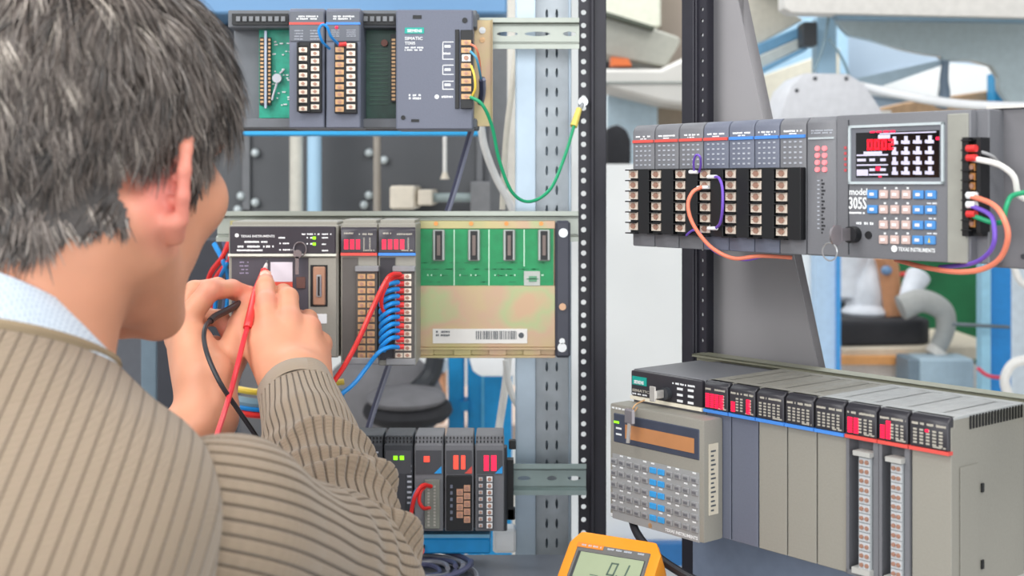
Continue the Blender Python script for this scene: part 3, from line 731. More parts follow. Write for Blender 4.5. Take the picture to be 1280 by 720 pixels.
SEG = {'0': 'abcdef', '2': 'abged', '8': 'abcdefg', '1': 'bc'}
def seven(m, s, x, z, wd, hh, gap, y, th=None, sl=.0):
    th = th or wd*.24
    for ch in s:
        for sg in SEG[ch]:
            bx = {'a': (0, wd, hh-th, hh), 'd': (0, wd, 0, th), 'g': (0, wd, hh/2-th/2, hh/2+th/2), 'b': (wd-th, wd, hh/2, hh), 'c': (wd-th, wd, 0, hh/2), 'f': (0, th, hh/2, hh), 'e': (0, th, 0, hh/2)}[sg]
            pr = [(x+bx[0]+sl*bx[2], z+bx[2]), (x+bx[1]+sl*bx[2], z+bx[2]), (x+bx[1]+sl*bx[3], z+bx[3]), (x+bx[0]+sl*bx[3], z+bx[3])]
            m.prism(pr, y-.0003, y)
        x += wd+gap
m = MB(); wd = (dx(310)-dx(265)); hh = dz(240)-dz(338)
seven(m, '0002', dx(265), dz(338), wd*1.12, hh, dx(330)-dx(265)-wd*1.12, -.0016, th=wd*.38); m.build('red_digits', mat('red_digits_lit', 'ff1428', .3, emit=1.6, var=.01), t)
m = MB(); C_ = lambda a, b, c, d: m.box(dx(a), dx(b), -.0018, -.0012, dz(d), dz(c))
for k, r in enumerate((205, 300, 390, 480)):
    for c in (490, 595, 700, 805):
        # key-shaped symbols: broad foot with a notch
        C_(c, c+55, r+55, r+85); C_(c+8, c+38, r+15, r+55)
        if c > 490: C_(c-20, c-2, r+52, r+82)
for bx in ((230, 400, 350, 375), (165, 455, 376, 390), (165, 455, 468, 480), (280, 455, 556, 570), (170, 250, 415, 440), (285, 335, 415, 440), (385, 435, 415, 440), (165, 270, 515, 572), (285, 335, 505, 530), (385, 435, 505, 530), (380, 880, 185, 196), (365, 475, 200, 235)): C_(*bx)
m.build('display_print', mat('pale_violet_print', 'cdc8e0', .5, emit=.15), t)
m = MB()
for c in (290, 350, 415, 475): C_(c, c+45, 165, 180)
C_(345, 385, 490, 525); C_(880, 905, 235, 262); C_(370, 395, 575, 588); m.build('lit_lamps', redled, t)
# keypad (crop scale 7.2, origin 1040,230)
cw = lambda c, r: F.L(1040+c/7.2, 230+r/7.2)
kxs = [(370, 'b'), (470, 'p'), (572, 'p'), (675, 'p'), (783, 'b'), (895, 'b')]
kys = [92, 228, 365, 500]
keyd = {}
for r in range(4):
    for ci, (kx, kd) in enumerate(kxs):
        if ci == 0 and r > 1: continue
        x, z_ = cw(kx-ci*1.5*r/3, kys[r]+ci*1.0)
        if kd not in keyd:
            o = MB().box(-.0050 if kd == 'b' else -.0042, .0050 if kd == 'b' else .0042, -.002, .001, -.0036, .0036).build('key', keyblue if kd == 'b' else keypink, t, bevel=.0006); keyd[kd] = o.data
        else:
            o = bpy.data.objects.new('key', keyd[kd]); COL.objects.link(o); o.parent = t
        o.location = (x, 0, z_)
        mk = MB()
        if not (r == 3 and ci == 5): mk.box(-.002, .0021, -.0025, -.002, -.0012, .0013); mk.build('key_marking', mat('key_print', 'e8e4e6', .5), o)
        else: mk.prism([(-.001, -.002), (.001, -.002), (0, .002)], -.0025, -.002).build('key_marking', wireyellow, o)
m = MB()
for r in range(4):
    for ci in (1, 2, 3):
        x, z_ = cw(kxs[ci][0]+8, kys[r]-55); m.box(x-.001, x+.001, -.0004, .0002, z_-.0008, z_+.0008)
    if r: x, z_ = cw(900, kys[r]-54); dashes(m, x-.0045, x+.0045, z_-.001, z_+.001, 0, 1, seed=r)
a = cw(195, 370); b = cw(375, 338); dashes(m, a[0], b[0], a[1], b[1], 0, 1, seed=2)
c = cw(562, 582); m.cyl((c[0], -.0005, c[1]), (c[0], .0002, c[1]), .003, 8); m.build('printed_legend', white, t)
a = cw(600, 604); text('TEXAS INSTRUMENTS', a[0], -.0004, a[1], .0034, white, t, cw(930, 604)[0]-a[0])
a = cw(160, 100); text('model', a[0], -.0004, a[1], .006, white, t, cw(320, 92)[0]-a[0])
a = cw(155, 225); text('305S', a[0], -.0004, a[1], .0105, white, t, cw(315, 225)[0]-a[0])
m = MB(); a = cw(155, 272); b = cw(312, 248); dashes(m, a[0], b[0], a[1], b[1], 0, 1, gap=.08, seed=6); m.build('lettering', white, t)
x, z_ = cw(205, 455); MB().cyl((x, -.008, z_), (x, 0, z_), .0072, 18).build('key_lock', black, t)
x2, z2 = cw(330, 460); MB().cyl((x2, -.0008, z2), (x2, .0005, z2), .0034, 14).build('socket', black, t)
m = MB(); m.box(x-.0012, x+.0012, -.02, -.008, z_-.005, z_+.006); m.cyl((x-.001, -.026, z_), (x+.001, -.026, z_), .009, 16); ky = m.build('inserted_key', mat('key_metal', 'a8a2a6', .25, .7), t)
m = MB(); m.tube([(x-.004+.0075*math.cos(a), -.03, z_-.014+.0075*math.sin(a)) for a in [i*math.pi/8 for i in range(17)]], .0007, 6, 2); m.build('key_ring', steel, ky)
# side terminal block beyond the pale strip
FT = RF(1214.5, 1233, ZB, ZT, .004)
t = dev('terminal_unit', FT, 'black side terminal strip with red and white crimped leads, right end of the upper controller', 'terminal strip')
MB().box(0, FT.w, .004, .07, 0, FT.h).build('housing', grey, t, bevel=.001)
m = MB(); fb(m, FT, 1211, 1219, 172, 295, -.010, .004); fb(m, FT, 1229, 1234, 172, 290, -.010, .004); fb(m, FT, 1217, 1231, 172, 295, -.004, .004)
for k in range(10): fb(m, FT, 1211, 1224, 175+k*12.4, 176.6+k*12.4, -.012, -.003)
tb = m.build('terminal_block', black, t)
TS = [FT.L(1221, 186+k*11.6) for k in range(9)]
screws(tb, TS, .006, .0062, mat('orange_brass', 'd99a58', .3, .4), y=-.0075)
# grey enclosure at the right edge
F = RF(1236, 1420, ZB-.004, ZT+.001, .03)
t = dev('enclosure', F, 'dark grey flat enclosure with a pale top edge at the right of the upper controller', 'enclosure')
MB().box(0, F.w, 0, .08, 0, F.h).build('housing', mat('enclosure_grey', '77767a', .5), t, bevel=.0012)
MB().box(0, F.w, -.004, .08, F.h, F.h+.0022).build('top_edge', offwhite, t)
m = MB().cyl((.007, -.001, F.h-.006), (.007, .001, F.h-.006), .0022, 12); m.cyl((.03, -.001, .01), (.03, .001, .01), .0022, 12); m.build('rivet', dark, t)

# ============ lower right controller
ZT2, ZH2, ZB2 = -.1905, -.2205, -.3385
ms = [882.5, 914, 948, 984, 1021, 1059, 1100, 1139, 1190]
def vent_top(t, w, h, dep, mt):
    # slotted roof: real bars with gaps
    m = MB(); n = 22
    m.box(0, w, .004, .018, h-.002, h); m.box(0, w, dep-.01, dep, h-.002, h)
    m.box(0, w*.12, .018, dep-.01, h-.002, h); m.box(w*.88, w, .018, dep-.01, h-.002, h); m.box(w*.46, w*.54, .018, dep-.01, h-.002, h)
    for k in range(n): y = .018+(dep-.03)*(k+.5)/n; m.box(w*.12, w*.88, y-.0011, y+.0011, h-.002, h)
    m.build('vented_roof', mt, t)
Fp = RF(791.5, 882, ZB2, ZT2)
t = dev('processor_module', Fp, 'processor module with a teal badge and a key in its lock, lower right controller', 'processor module')
MB().box(0, Fp.w, 0, .1, 0, Fp.h).build('housing', grey, t, bevel=.0022, seg=2)
MB().box(.0006, Fp.w-.0008, -.004, .003, ZH2-ZB2+.003, Fp.h-.001).build('bezel', mat('bezel_dark', '35343a', .35), t, bevel=.0022, seg=2)
MB().box(0, Fp.w-.0008, -.0045, .002, ZH2-ZB2-.0005, ZH2-ZB2+.003).build('colour_stripe', mat('cream_stripe', 'efe8d4', .5), t)
m = MB(); fb(m, Fp, 794.5, 812, 470.5, 481, -.0048, -.003); bd = m.build('badge', teal, t)
a = Fp.L(797, 478.5); text('SIEMENS', a[0], -.0052, a[1], .0036, white, bd, Fp.L(809, 478)[0]-a[0])
m = MB(); a = Fp.L(794, 492.5); b = Fp.L(820, 485); text('SIMATIC', a[0], -.0042, a[1]+.0035, .0028, mat('dim_print', 'b9b4a8', .5), t, .024); dashes(m, a[0], b[0], a[1], a[1]+.0026, -.004, 1, seed=3)
a = Fp.L(844, 480); b = Fp.L(872, 484); m2 = MB(); x_ = a[0]
dashes(m, a[0], b[0], zof(858, 482.5)-ZB2, zof(858, 478.7)-ZB2, -.004, 1, gap=.1, seed=5)
for (c, r) in ((853.5, 486), (853.5, 493.5), (853.5, 501), (867, 488), (867, 495.5), (867, 503.5)): fb(m, Fp, c-3.5, c+3.5, r-1.8, r+1.2, -.0044, -.003)
m.build('printed_legend', white, t)
x, z_ = Fp.L(838, 491); MB().cyl((x, -.010, z_), (x, -.003, z_), .006, 16).build('key_lock', dark, t)
kx, kz = Fp.L(828, 489)
m = MB(); m.box(x-.008, x, -.022, -.020, z_-.007, z_+.008); m.box(x-.002, x+.001, -.021, -.01, z_-.004, z_+.004); kk = m.build('inserted_key', mat('key_metal_bright', 'd8d4ce', .25, .5), t, bevel=.0006)
m = MB(); m.tube([(x-.012, -.024, z_-.006), (x-.02, -.03, z_-.012), (x-.018, -.036, z_-.02), (x-.012, -.034, z_-.012)], .0008, 6, 6); m.build('key_ring', brass, kk)
m = MB(); m.box(x-.026, x-.012, -.040, -.036, z_-.03, z_-.014); m.build('key_head', mat('key_metal', 'a8a2a6', .25, .7), kk, bevel=.003)
m = MB(); m.prism([(x-.0225, z_-.048), (x-.019, z_-.048), (x-.0165, z_-.028), (x-.0205, z_-.028)], -.0395, -.0378); m.build('key_blade', mat('key_metal_bright', 'd8d4ce', .25, .5), kk)
stripes = ['b', 'b', 'b', 'b', 'b', 'r', 'r', 'r']
lab2 = ['module beside the handheld keypad with four red lamp columns, lower right controller',
        'slate-blue-bodied module with two separate red lamp columns, lower right controller',
        'beige-bodied unlit module right of the slate-blue one, lower right controller',
        'beige-bodied unlit module with unlit modules on both sides, lower right controller',
        'grey unlit module with the last blue stripe, lower right controller',
        'open-fronted module with three red lamp columns right of the last blue stripe, lower right controller',
        'open-fronted module with red lamps beside the end module, lower right controller',
        'end module with a single red lamp and a wide bare side, lower right controller']
bodies = [bluegrey, bluegrey, grey2, grey2, grey2, grey, grey, grey2]
ledd = [{0: 7, 1: 7, 2: 7, 3: 7}, {0: 5, 3: 7}, {}, {}, {}, {0: 7, 1: 7}, {0: 6, 1: 8}, {}]
rooflight = mat('pale_vented_plastic', 'b6b8b8', .4)
for i in range(8):
    F = RF(ms[i]+.4, ms[i+1]-.3, ZB2, ZT2); w, h = F.w, F.h; dep = .115
    t = dev('plug_in_module', F, lab2[i], 'module', 'modules of the lower right controller')
    zh = ZH2-ZB2
    m = MB(); openf = i in (5, 6); y0 = .012 if openf else 0
    m.box(.0004, w-.0004, y0, dep, 0, h-.008); m.box(.0004, .0014, .004, dep, h-.009, h-.0005); m.box(w-.0014, w-.0004, .004, dep, h-.009, h-.0005)
    m.build('housing', bodies[i], t, bevel=.0008)
    vent_top(t, w, h, dep, rooflight if i > 3 else grey2)
    MB().prism_x([(-.004, zh+.003), (-.004, h-.004), (.001, h), (.009, h), (.009, zh+.003)], .0008, w-.001).build('bezel', mat('bezel_dark', '35343a', .35), t, bevel=.0008)
    MB().box(.0002, w-.0002, -.0046, .002, zh, zh+.003).build('colour_stripe', bluestripe if stripes[i] == 'b' else redstripe, t)
    hh = h-zh
    m = MB(); dashes(m, w*.08, w*.38, h-hh*.3, h-hh*.2, -.004, 1, gap=.1, seed=i); dashes(m, w*.45, w*.92, h-hh*.3, h-hh*.2, -.004, 1, gap=.1, seed=i+4); dashes(m, w*.6, w*.92, zh+hh*.14, zh+hh*.21, -.004, 1, gap=.1, seed=i+7)
    for c in range(5):
        if c in ledd[i]: continue
        x = w*(.16+.16*c)
        for k in range(5): z_ = zh+hh*(.2+.09*k); m.box(x-w*.045, x+w*.045, -.0043, -.003, z_, z_+hh*.05)
    m.build('printed_legend', mat('dim_print', 'b9b4a8', .5), t)
    if ledd[i] or i == 7:
        m = MB()
        for c, n in ledd[i].items():
            x = w*(.17+.19*c)
            for k in range(n): z_ = zh+hh*(.17+.066*k); m.box(x-w*.07, x+w*.07, -.0047, -.003, z_, z_+hh*.046)
        if i == 7: m.box(w*.42, w*.5, -.0047, -.003, zh+hh*.55, zh+hh*.62)
        m.build('lit_lamps', redled, t)
    if openf:
        m = MB(); m.box(0, .003, -.002, .012, 0, zh); m.box(w*.84, w, -.002, .012, 0, zh); m.box(0, w, -.002, .012, 0, .004); m.build('side_wall', bodies[i], t)
        m = MB(); m.box(w*.42, w*.82, -.004, .012, .006, zh-.012); tb = m.build('terminal_block', mat('clear_grey_cover', '9fa3a6', .2, coat=.5), t, bevel=.0006)
        screws(tb, [(w*.56, .012+(zh-.03)*k/11) for k in range(12)]+[(w*.72, .012+(zh-.03)*k/11) for k in range(12)], .0052, .0068, mat('grey_contact', 'c4c8cc', .4), y=-.0052)
        m = MB(); m.box(w*.34, w*.86, -.008, .004, zh-.013, zh-.009); m.build('end_clamp', mat('clamp_pale', 'b8b8b4', .4), t); m = MB(); m.box(w*.3, w*.86, -.008, .004, .004, .009); m.build('end_clamp', mat('clamp_pale', 'b8b8b4', .4), t)
    if i == 7:
        m = MB()
        m.box(w, w+.0006, .012, .04, h*.0+.0, h*.72); m.build('side_cover', grey2, t, bevel=.0004)
        m = MB()
        for k in range(18): y = .028+k*.0048; m.box(w-.0002, w+.0006, y-.0011, y+.0011, h-.012, h-.001)
        m.box(w, w+.0012, .044, .0475, h*.55, h*.6); m.box(w, w+.0012, .044, .0475, h*.12, h*.17); m.build('vent_slots', black, t)
t = empty('controller_chassis', RW(sof(791.5), .115, ZB2+.002), RZ, 'flat metal base of the lower right controller on the olive rail', 'chassis')
MB().box(0, sof(1188)-sof(791.5), 0, .012, 0, ZT2-ZB2-.006).build('plate', grey, t, bevel=.001)
# handheld programmer mounted on the processor
dk_ = -.0275
Fk = RF(762.5, 880, -.339, -.2235, dk_)
t = dev('handheld_programmer', Fk, 'grey handheld programmer with an amber display and rows of small keys', 'programmer')
W, H = Fk.w, Fk.h
MB().box(0, W, 0, -dk_-.0005, 0, H).build('housing', grey2, t, bevel=.0022, seg=2)
u = lambda c: W*(c-72)/(433-72)                     # crop column to local x
def v(c, r):                                        # crop point to local z (edges of the front face slope)
    f = (c-72)/361; top = 50+f*53; bot = 490+f*90; return H*(bot-r)/(bot-top)
def kb(m, c0, c1, r0, r1, y0, y1): cm = (c0+c1)/2; return m.box(u(c0), u(c1), y0, y1, v(cm, r1), v(cm, r0))
m = MB(); m.box(u(88), u(417), -.0008, .001, v(250, 228), v(250, 112)); dp = m.build('display_bezel', mat('slate_bezel', '454b5c', .4), t, bevel=.0008)
MB().box(u(137), u(400), -.0012, .001, v(268, 208), v(268, 152)).build('display_window', amber, t)
m = MB().box(u(84), u(417), -.0006, .001, v(250, 535), v(250, 275)); m.build('keypad_panel', mat('keypad_panel_grey', 'a2a3a4', .5, var=.03), t)
m = MB()
for k, r in enumerate((122, 147, 170)): m.box(u(100), u(122), -.0013, 0, v(110, r+3), v(110, r-4)) if k else None
m.build('printed_legend', white, t)
MB().box(u(92), u(112), -.0014, 0, v(102, 127), v(102, 119)).build('status_lamp', greenled, t)
m = MB(); dashes(m, u(75), u(160), v(115, 78), v(115, 66), 0, 1, gap=.05, cw=.6, seed=2); c = (u(85), v(85, 484)); m.box(u(75), u(95), -.0005, .0003, v(85, 488), v(85, 476)); 
for k in range(5):
    for c in range(11):
        cc = 90+c*31; rr = 282+k*46-2+c*4.9*0; m.box(u(cc)-.0022, u(cc)+.0022, -.0009, -.0004, v(250, 290+k*46-8), v(250, 290+k*46-14)) if (c+k) % 3 else None
m.build('key_legend', white, t)
kd_ = {}
for k in range(5):
    for c in range(11):
        blue = c in (5, 6); cc = 92+c*31
        if blue not in kd_:
            o = MB().box(-.0042, .0042, -.0022, .001, -.0028, .0028).build('key', mat('bright_key_blue', '3da2e6', .45) if blue else keygrey, t, bevel=.0005); kd_[blue] = o.data
        else: o = bpy.data.objects.new('key', kd_[blue]); COL.objects.link(o); o.parent = t
        o.location = (u(cc), 0, v(250, 305+k*46))
        if not blue and k < 5: MB().box(-.0024, .0024, -.0027, -.0022, -.0012, .0012).build('key_marking', mat('key_ink', '6e6f74', .5), o)
text('TEXAS INSTRUMENTS', u(292), -.0006, .0018, .0032, white, t, u(412)-u(292))
MB().box(W, W+.0006, .0065, .0195, H*.22, H*.80).build('side_label', mat('side_label_paper', 'd9d0bd', .6), t)
m = MB()
for k in range(14): z_ = H*(.25+.52*k/14); m.box(W+.0005, W+.0009, .009, .009+.004+.004*((k*5) % 3)/3, z_, z_+.0016)
m.build('side_lettering', mat('label_ink', '8a847a', .6), t)
x = u(235); MB().cyl((x, -.0008, .003), (x, .001, .003), .0026, 12).build('screw', brass, t)

# ============ multimeter leaning on the bench
# corners of its face: upper edge (713,664)-(800,676) seen, lower edge below the frame
tl = P(717, 661, 1.235); tr = P(808, 675, 1.205)
bl = Vector((.030, 1.10, .905)); xdir = (tr-tl).normalized(); down = (bl-tl); down = (down-xdir*down.dot(xdir)).normalized(); nrm = xdir.cross(-down).normalized()
WM = .092; HM = .185
R = Matrix((xdir, -nrm*-1, -down)).transposed()     # local x right, y into the body, z up the face
if R.determinant() < 0: R = Matrix((xdir, nrm*-1, -down)).transposed()
yd = Vector((R[0][1], R[1][1], R[2][1]))
t = bpy.data.objects.new('multimeter', None); COL.objects.link(t); t.empty_display_size = .02
tag(t, 'yellow-orange multimeter leaning on the workbench with 0.1 on its display', 'multimeter')
org = tl+down*HM; t.matrix_world = Matrix.Translation(org) @ R.to_4x4()
MB().prism([(.006, 0), (WM-.006, 0), (WM, .02), (WM, HM-.014), (WM-.008, HM), (.008, HM), (0, HM-.014), (0, .02)], 0, .034).build('holster', orange, t, bevel=.004, seg=2)
MB().box(.009, WM-.009, -.001, .01, .008, HM-.013).build('body', mat('meter_grey', '6b6a68', .5), t, bevel=.002)
m = MB().box(.010, .036, -.0016, 0, HM-.0195, HM-.0145); m.build('name_strip', mat('meter_orange', 'f08a2a', .5), t)
m = MB(); dashes(m, .012, .034, HM-.0185, HM-.0155, -.0016, 1, seed=2); dashes(m, .04, .078, HM-.0185, HM-.0155, -.001, 1, gap=.1, seed=3); m.build('printed_legend', mat('pale_grey_print', 'b4b8c2', .5), t)
MB().box(.0125, WM-.0125, -.0016, 0, HM-.055, HM-.023).build('display_bezel', dark, t, bevel=.001)
MB().box(.016, WM-.0135, -.002, 0, HM-.052, HM-.0245).build('display_window', lcd, t)
m = MB(); seven(m, '0', .047, HM-.0455, .0075, .0140, .004, -.0021, th=.0015, sl=.12); seven(m, '1', .058, HM-.0455, .0075, .0140, .004, -.0021, th=.0015, sl=.12); m.box(.0563, .0578, -.0024, -.002, HM-.0455, HM-.044); m.box(.032, .040, -.0024, -.002, HM-.048, HM-.0474); m.build('digits', lcdink, t)
m = MB()
for k in range(4): m.box(.014+k*.017, .026+k*.017, -.003, 0, HM-.071, HM-.063)
m.build('button', mat('button_grey', 'a9b4bc', .5), t, bevel=.0008)
MB().cyl((WM/2, -.006, HM-.118), (WM/2, 0, HM-.118), .023, 28).build('selector_dial', dark, t, bevel=.001)
for k in range(4): MB().cyl((.018+k*.0187, -.002, .022), (.018+k*.0187, .001, .022), .006, 14).build('input_socket', red if k == 3 else black, t)
MB().box(.02, WM-.02, .034, .037, .03, .12).build('tilt_stand', dark, t)
# ---------------------------------------------------------------- background behind the racks
# white partition panel
YP = 2.7
m = MB(); slab(m, 690, 852, 205, 1100, YP, .03); thing1('partition_panel', m, whitewall, 'tall white partition panel standing behind the two rack posts', 'partition')
m = MB(); slab(m, 757, 900, 680, 708, YP-.06, .03); thing1('cable_duct', m, mat('deep_blue_duct', '2a6fae', .5), 'small deep blue band low on the white partition right of the multimeter', 'duct')
# behind the upper left chassis
m = MB(); slab(m, 200, 634, -60, 17, 2.3, .5); thing1('shelf_board', m, midblue, 'steel-blue shelf across the top left of the frame', 'shelf', bevel=.004)
m = MB(); slab(m, 300, 606, 158, 169, 1.95, .05); thing1('crossbar', m, mat('cyan_blue_paint', '2ea9e6', .5), 'vivid blue crossbar just below the upper left chassis', 'crossbar', bevel=.001)
t = empty('storage_cabinet', P(440, 262, 2.45), label='dark grey cabinet back with pale bolts behind the gap between the controllers', cat='cabinet')
rel(slab(MB(), 180, 624, 32, 268, 2.45, .3), t).build('back_panel', charcoal, t, bevel=.002)
for (a, b) in ((303, 312), (596, 603)): rel(slab(MB(), a, b, 30, 262, 2.44, .02), t).build('panel_rib', mat('mid_grey_rib', '6e7074', .5), t)
for (a, b) in ((319, 191), (301, 245), (319, 253), (297, 262), (461, 191), (480, 200), (461, 244), (455, 256)):
    c = P(a, b, 2.44)-t.location; MB().ball(c, (.0085, .008, .0085), 12, 8).build('bolt', mat('pale_bolt', 'c9d2d4', .35, .3), t)
def pipe(a, b, y0, y1, Y, m_, label, cat='pipe', name='vertical_pipe'):
    y0 = 17; Y = 2.33
    c = (a+b)/2; r = (b-a)/2*Y/FP; mm = MB().cyl((X(c, Y), Y, Z(y1, Y)), (X(c, Y), Y, Z(y0, Y)), r, 20); return thing1(name, mm, m_, label, cat)
pipe(362, 379, 150, 300, 2.2, mat('cream_pipe', 'cbc8bd', .4), 'cream vertical pipe below the red-striped upper module')
pipe(384, 402, 150, 300, 2.2, paleblue, 'pale blue vertical pipe beside the cream one')
pipe(466.5, 476, 150, 300, 2.2, mat('warm_grey_pipe', '9b9389', .4), 'thin warm-grey vertical pipe right of the pale blue pipe')
t = empty('hanging_rod', P(556, 165, 2.2), label='short white rod hanging under the power supply module', cat='rod')
rel(MB().cyl(P(556, 222, 2.32), P(556, 17, 2.32), .0038, 10), t).build('rod', wirewhite, t)
rel(MB().cyl(P(556, 224, 2.32), P(556, 215, 2.32), .0085, 12, .004), t).build('end_cap', cream, t)
t = empty('pipe_coupling', P(520, 262, 2.3), label='cream coupling block with a grey pipe just above the middle rail', cat='coupling')
rel(slab(MB(), 487, 519, 232, 262, 2.3, .15), t).build('block', cream, t, bevel=.004)
rel(slab(MB(), 522, 541, 237, 257, 2.3, .15), t).build('collar', cream, t, bevel=.003)
rel(MB().cyl(P(540, 247, 2.32), P(592, 247, 2.32), .0085, 16), t).build('pipe', mat('grey_green_pipe', '9aa8a8', .4), t)
rel(slab(MB(), 588, 616, 227, 268, 2.3, .15), t).build('junction_box', mat('junction_grey', '808184', .5), t, bevel=.002)
m = slab(MB(), 612, 637, 55, 300, 2.1, .08); thing1('upright_beam', m, mat('beam_grey', '6f7174', .5), 'dark grey upright beam between the upper chassis and the strut', 'beam', bevel=.002)
m = slab(MB(), 634, 650, -10, 262, 2.0, .05); thing1('upright_beam', m, mat('cream_beam', 'd9d5cc', .5), 'narrow cream upright beside the galvanised strut', 'beam', bevel=.002)
# lower left background: blue pillars, chair, basin, far desk
t = empty('pillar', P(600, 800, 2.6), label='blue pillar with a wide and a narrow board below the middle controller', cat='pillar')
for (a, b, nm) in ((560, 580, 'narrow_board'), (584, 640, 'wide_board')): rel(slab(MB(), a, b, 430, 1080, 2.6, .05), t).build(nm, mat('pillar_blue', '1593d2', .5), t, bevel=.004)
rel(slab(MB(), 602, 605, 430, 1080, 2.595, .01), t).build('edge_strip', mat('pale_edge_blue', '5fb4dc', .5), t)
rel(slab(MB(), 574, 586, 502, 514, 2.59, .06), t).build('bracket', mat('pillar_blue', '1593d2', .5), t)
t = empty('basin', P(618, 466, 2.4), label='white rounded basin edge in front of the blue pillar', cat='basin')
rel(MB().prism([(X(a, 2.4), Z(b, 2.4)) for a, b in ((586, 440), (650, 440), (650, 466), (602, 466), (592, 460))], 2.35, 2.6), t).build('bowl', white, t, bevel=.006, seg=2)
t = empty('far_table', P(540, 560, 3.5), label='pinkish-beige far table top behind the dark chair', cat='table')
rel(slab(MB(), 380, 700, 529, 560, 3.2, .6), t).build('table_top', mat('pinkish_table', 'd8bfae', .5), t, bevel=.006)
for a in (385, 690): rel(MB().box(X(a, 3.2)-.02, X(a, 3.2)+.02, 3.3, 3.34, 0, Z(560, 3.2)), t).build('leg', dark, t)
t = empty('office_chair', P(500, 545, 2.5), label='dark grey office chair behind the middle left controller', cat='chair')
rel(MB().ball(P(478, 500, 2.5), (.12, .06, .10), 20, 14), t).build('backrest', greyfab, t)
rel(MB().ball(P(510, 512, 2.42), (.085, .12, .032), 24, 12), t).build('seat', seatblack, t)
rel(MB().ball(P(508, 497, 2.40), (.075, .1, .022), 24, 12), t).build('cushion', greyfab, t)
rel(MB().tube([P(545, 445, 2.45), P(538, 470, 2.45), P(515, 492, 2.43), P(490, 500, 2.4)], .018, 10), t).build('armrest', dark, t)
rel(slab(MB(), 470, 480, 530, 1200, 2.5, .04), t).build('column', dark, t)
t = empty('package', P(548, 475, 2.9), label='small orange and pink package on the far table beside the blue pillar', cat='package')
rel(slab(MB(), 528, 556, 467, 530, 2.9, .1), t).build('box', mat('pink_orange_box', 'd99a72', .6, var=.3, scale=12), t, bevel=.004)
rel(slab(MB(), 538, 558, 448, 466, 2.88, .08), t).build('lid', mat('pale_lid', 'b9c3cc', .5), t, bevel=.004)
# wall unit behind the man and the left devices
m = slab(MB(), -200, 300, -80, 700, 2.9, .3); thing1('tall_locker', m, mat('locker_grey', '5d6068', .5), 'tall dark grey locker mostly hidden behind the man', 'locker', bevel=.004)
m = slab(MB(), 176, 196, 330, 1364, 1.9, .05); thing1('upright_beam', m, mat('slate_beam', '6f8290', .45), 'slate-blue upright between the man and his left hand', 'beam', bevel=.002)
m = slab(MB(), 196, 286, 300, 1425, 1.8, .06); thing1('side_panel', m, mat('navy_panel', '34363f', .5), 'dark navy panel behind the left hand', 'panel', bevel=.002)
# blue instrument box on the bench
t = empty('instrument_box', (X(560, 1.54), 1.515, .9), label='bright blue box with a red button standing on the bench', cat='box')
rel(slab(MB(), 470, 613, 673, 692.6, 1.49, .05), t).build('case', mat('box_blue', '22a4ee', .45), t, bevel=.002)
rel(slab(MB(), 470, 612, 668, 672.5, 1.492, .046), t).build('lid', mat('lid_pale_blue', '8fd2f4', .4), t)
rel(MB().cyl(P(525, 688, 1.485), P(525, 688, 1.49), .0055, 14), t).build('red_button', red, t)
rel(slab(MB(), 519, 531, 682, 686, 1.486, .004), t).build('button_guard', dark, t)
m = slab(MB(), 616, 645, 662, 692, 1.6, .03); thing1('cable_guide', m, white, 'white block between the blue box and the galvanised strut', 'block', bevel=.003)

# upper middle background (between the two posts)
t = empty('wall_shelf_unit', P(810, 130, 3.2), label='stack of off-white and grey shelf boards seen between the two posts', cat='shelf unit')
rel(slab(MB(), 750, 826, -60, 34, 3.4, .2), t).build('cream_board', mat('cream_board', 'dfe0cf', .5), t, bevel=.005)
rel(slab(MB(), 824, 880, -60, 160, 3.5, .2), t).build('taupe_board', taupe, t, bevel=.005)
Y = 3.2
def quadprism(pts, Y, th): return MB().prism([(X(a, Y), Z(b, Y)) for a, b in pts], Y, Y+th)
rel(quadprism([(750, 14), (848, 46), (851, 52), (833, 84), (750, 68)], 3.15, .12), t).build('slanted_tray', mat('tray_grey', 'a9a99f', .5), t, bevel=.004)
rel(quadprism([(750, 12), (818, 33), (818, 37), (750, 17)], 3.1, .05), t).build('tray_lip', mat('olive_lip', '4c5346', .5), t)
rel(quadprism([(750, 72), (792, 74), (815, 84), (750, 88)], 3.3, .05), t).build('dark_gap', dark, t)
rel(quadprism([(764, 71), (785, 73), (790, 82), (764, 82)], 3.12, .05), t).build('orange_box', mat('orange_box', 'f07a3a', .5), t)
rel(quadprism([(750, 86), (826, 86), (880, 60), (880, 134), (830, 128), (750, 108)], 3.1, .2), t).build('white_board', offwhite, t, bevel=.008)
rel(quadprism([(750, 102), (870, 102), (870, 104), (750, 104)], 3.09, .02), t).build('board_seam', mat('seam_grey', '9aa09c', .5), t)
m = slab(MB(), 760, 822, 110, 215, 3.3, .05); thing1('window_blind', m, mat('pale_sky_panel', 'c3d8e4', .5), 'pale blue panel under the white shelf boards between the posts', 'panel')
m = slab(MB(), 818, 880, 128, 215, 3.35, .05); thing1('window_blind', m, mat('brown_panel', '857562', .5), 'brown panel under the white shelf boards beside the right post', 'panel')
t = empty('office_chair', P(776, 210, 3.0), label='black curved chair back between the posts above the partition', cat='chair')
rel(MB().prism([(X(a, 3.0), Z(b, 3.0)) for a, b in ((758, 160), (772, 155), (784, 162), (789, 176), (789, 206), (758, 206))], 3.0, 3.06), t).build('backrest', seatblack, t, bevel=.01, seg=2)
rel(slab(MB(), 768, 776, 205, 760, 3.02, .03), t).build('column', dark, t)

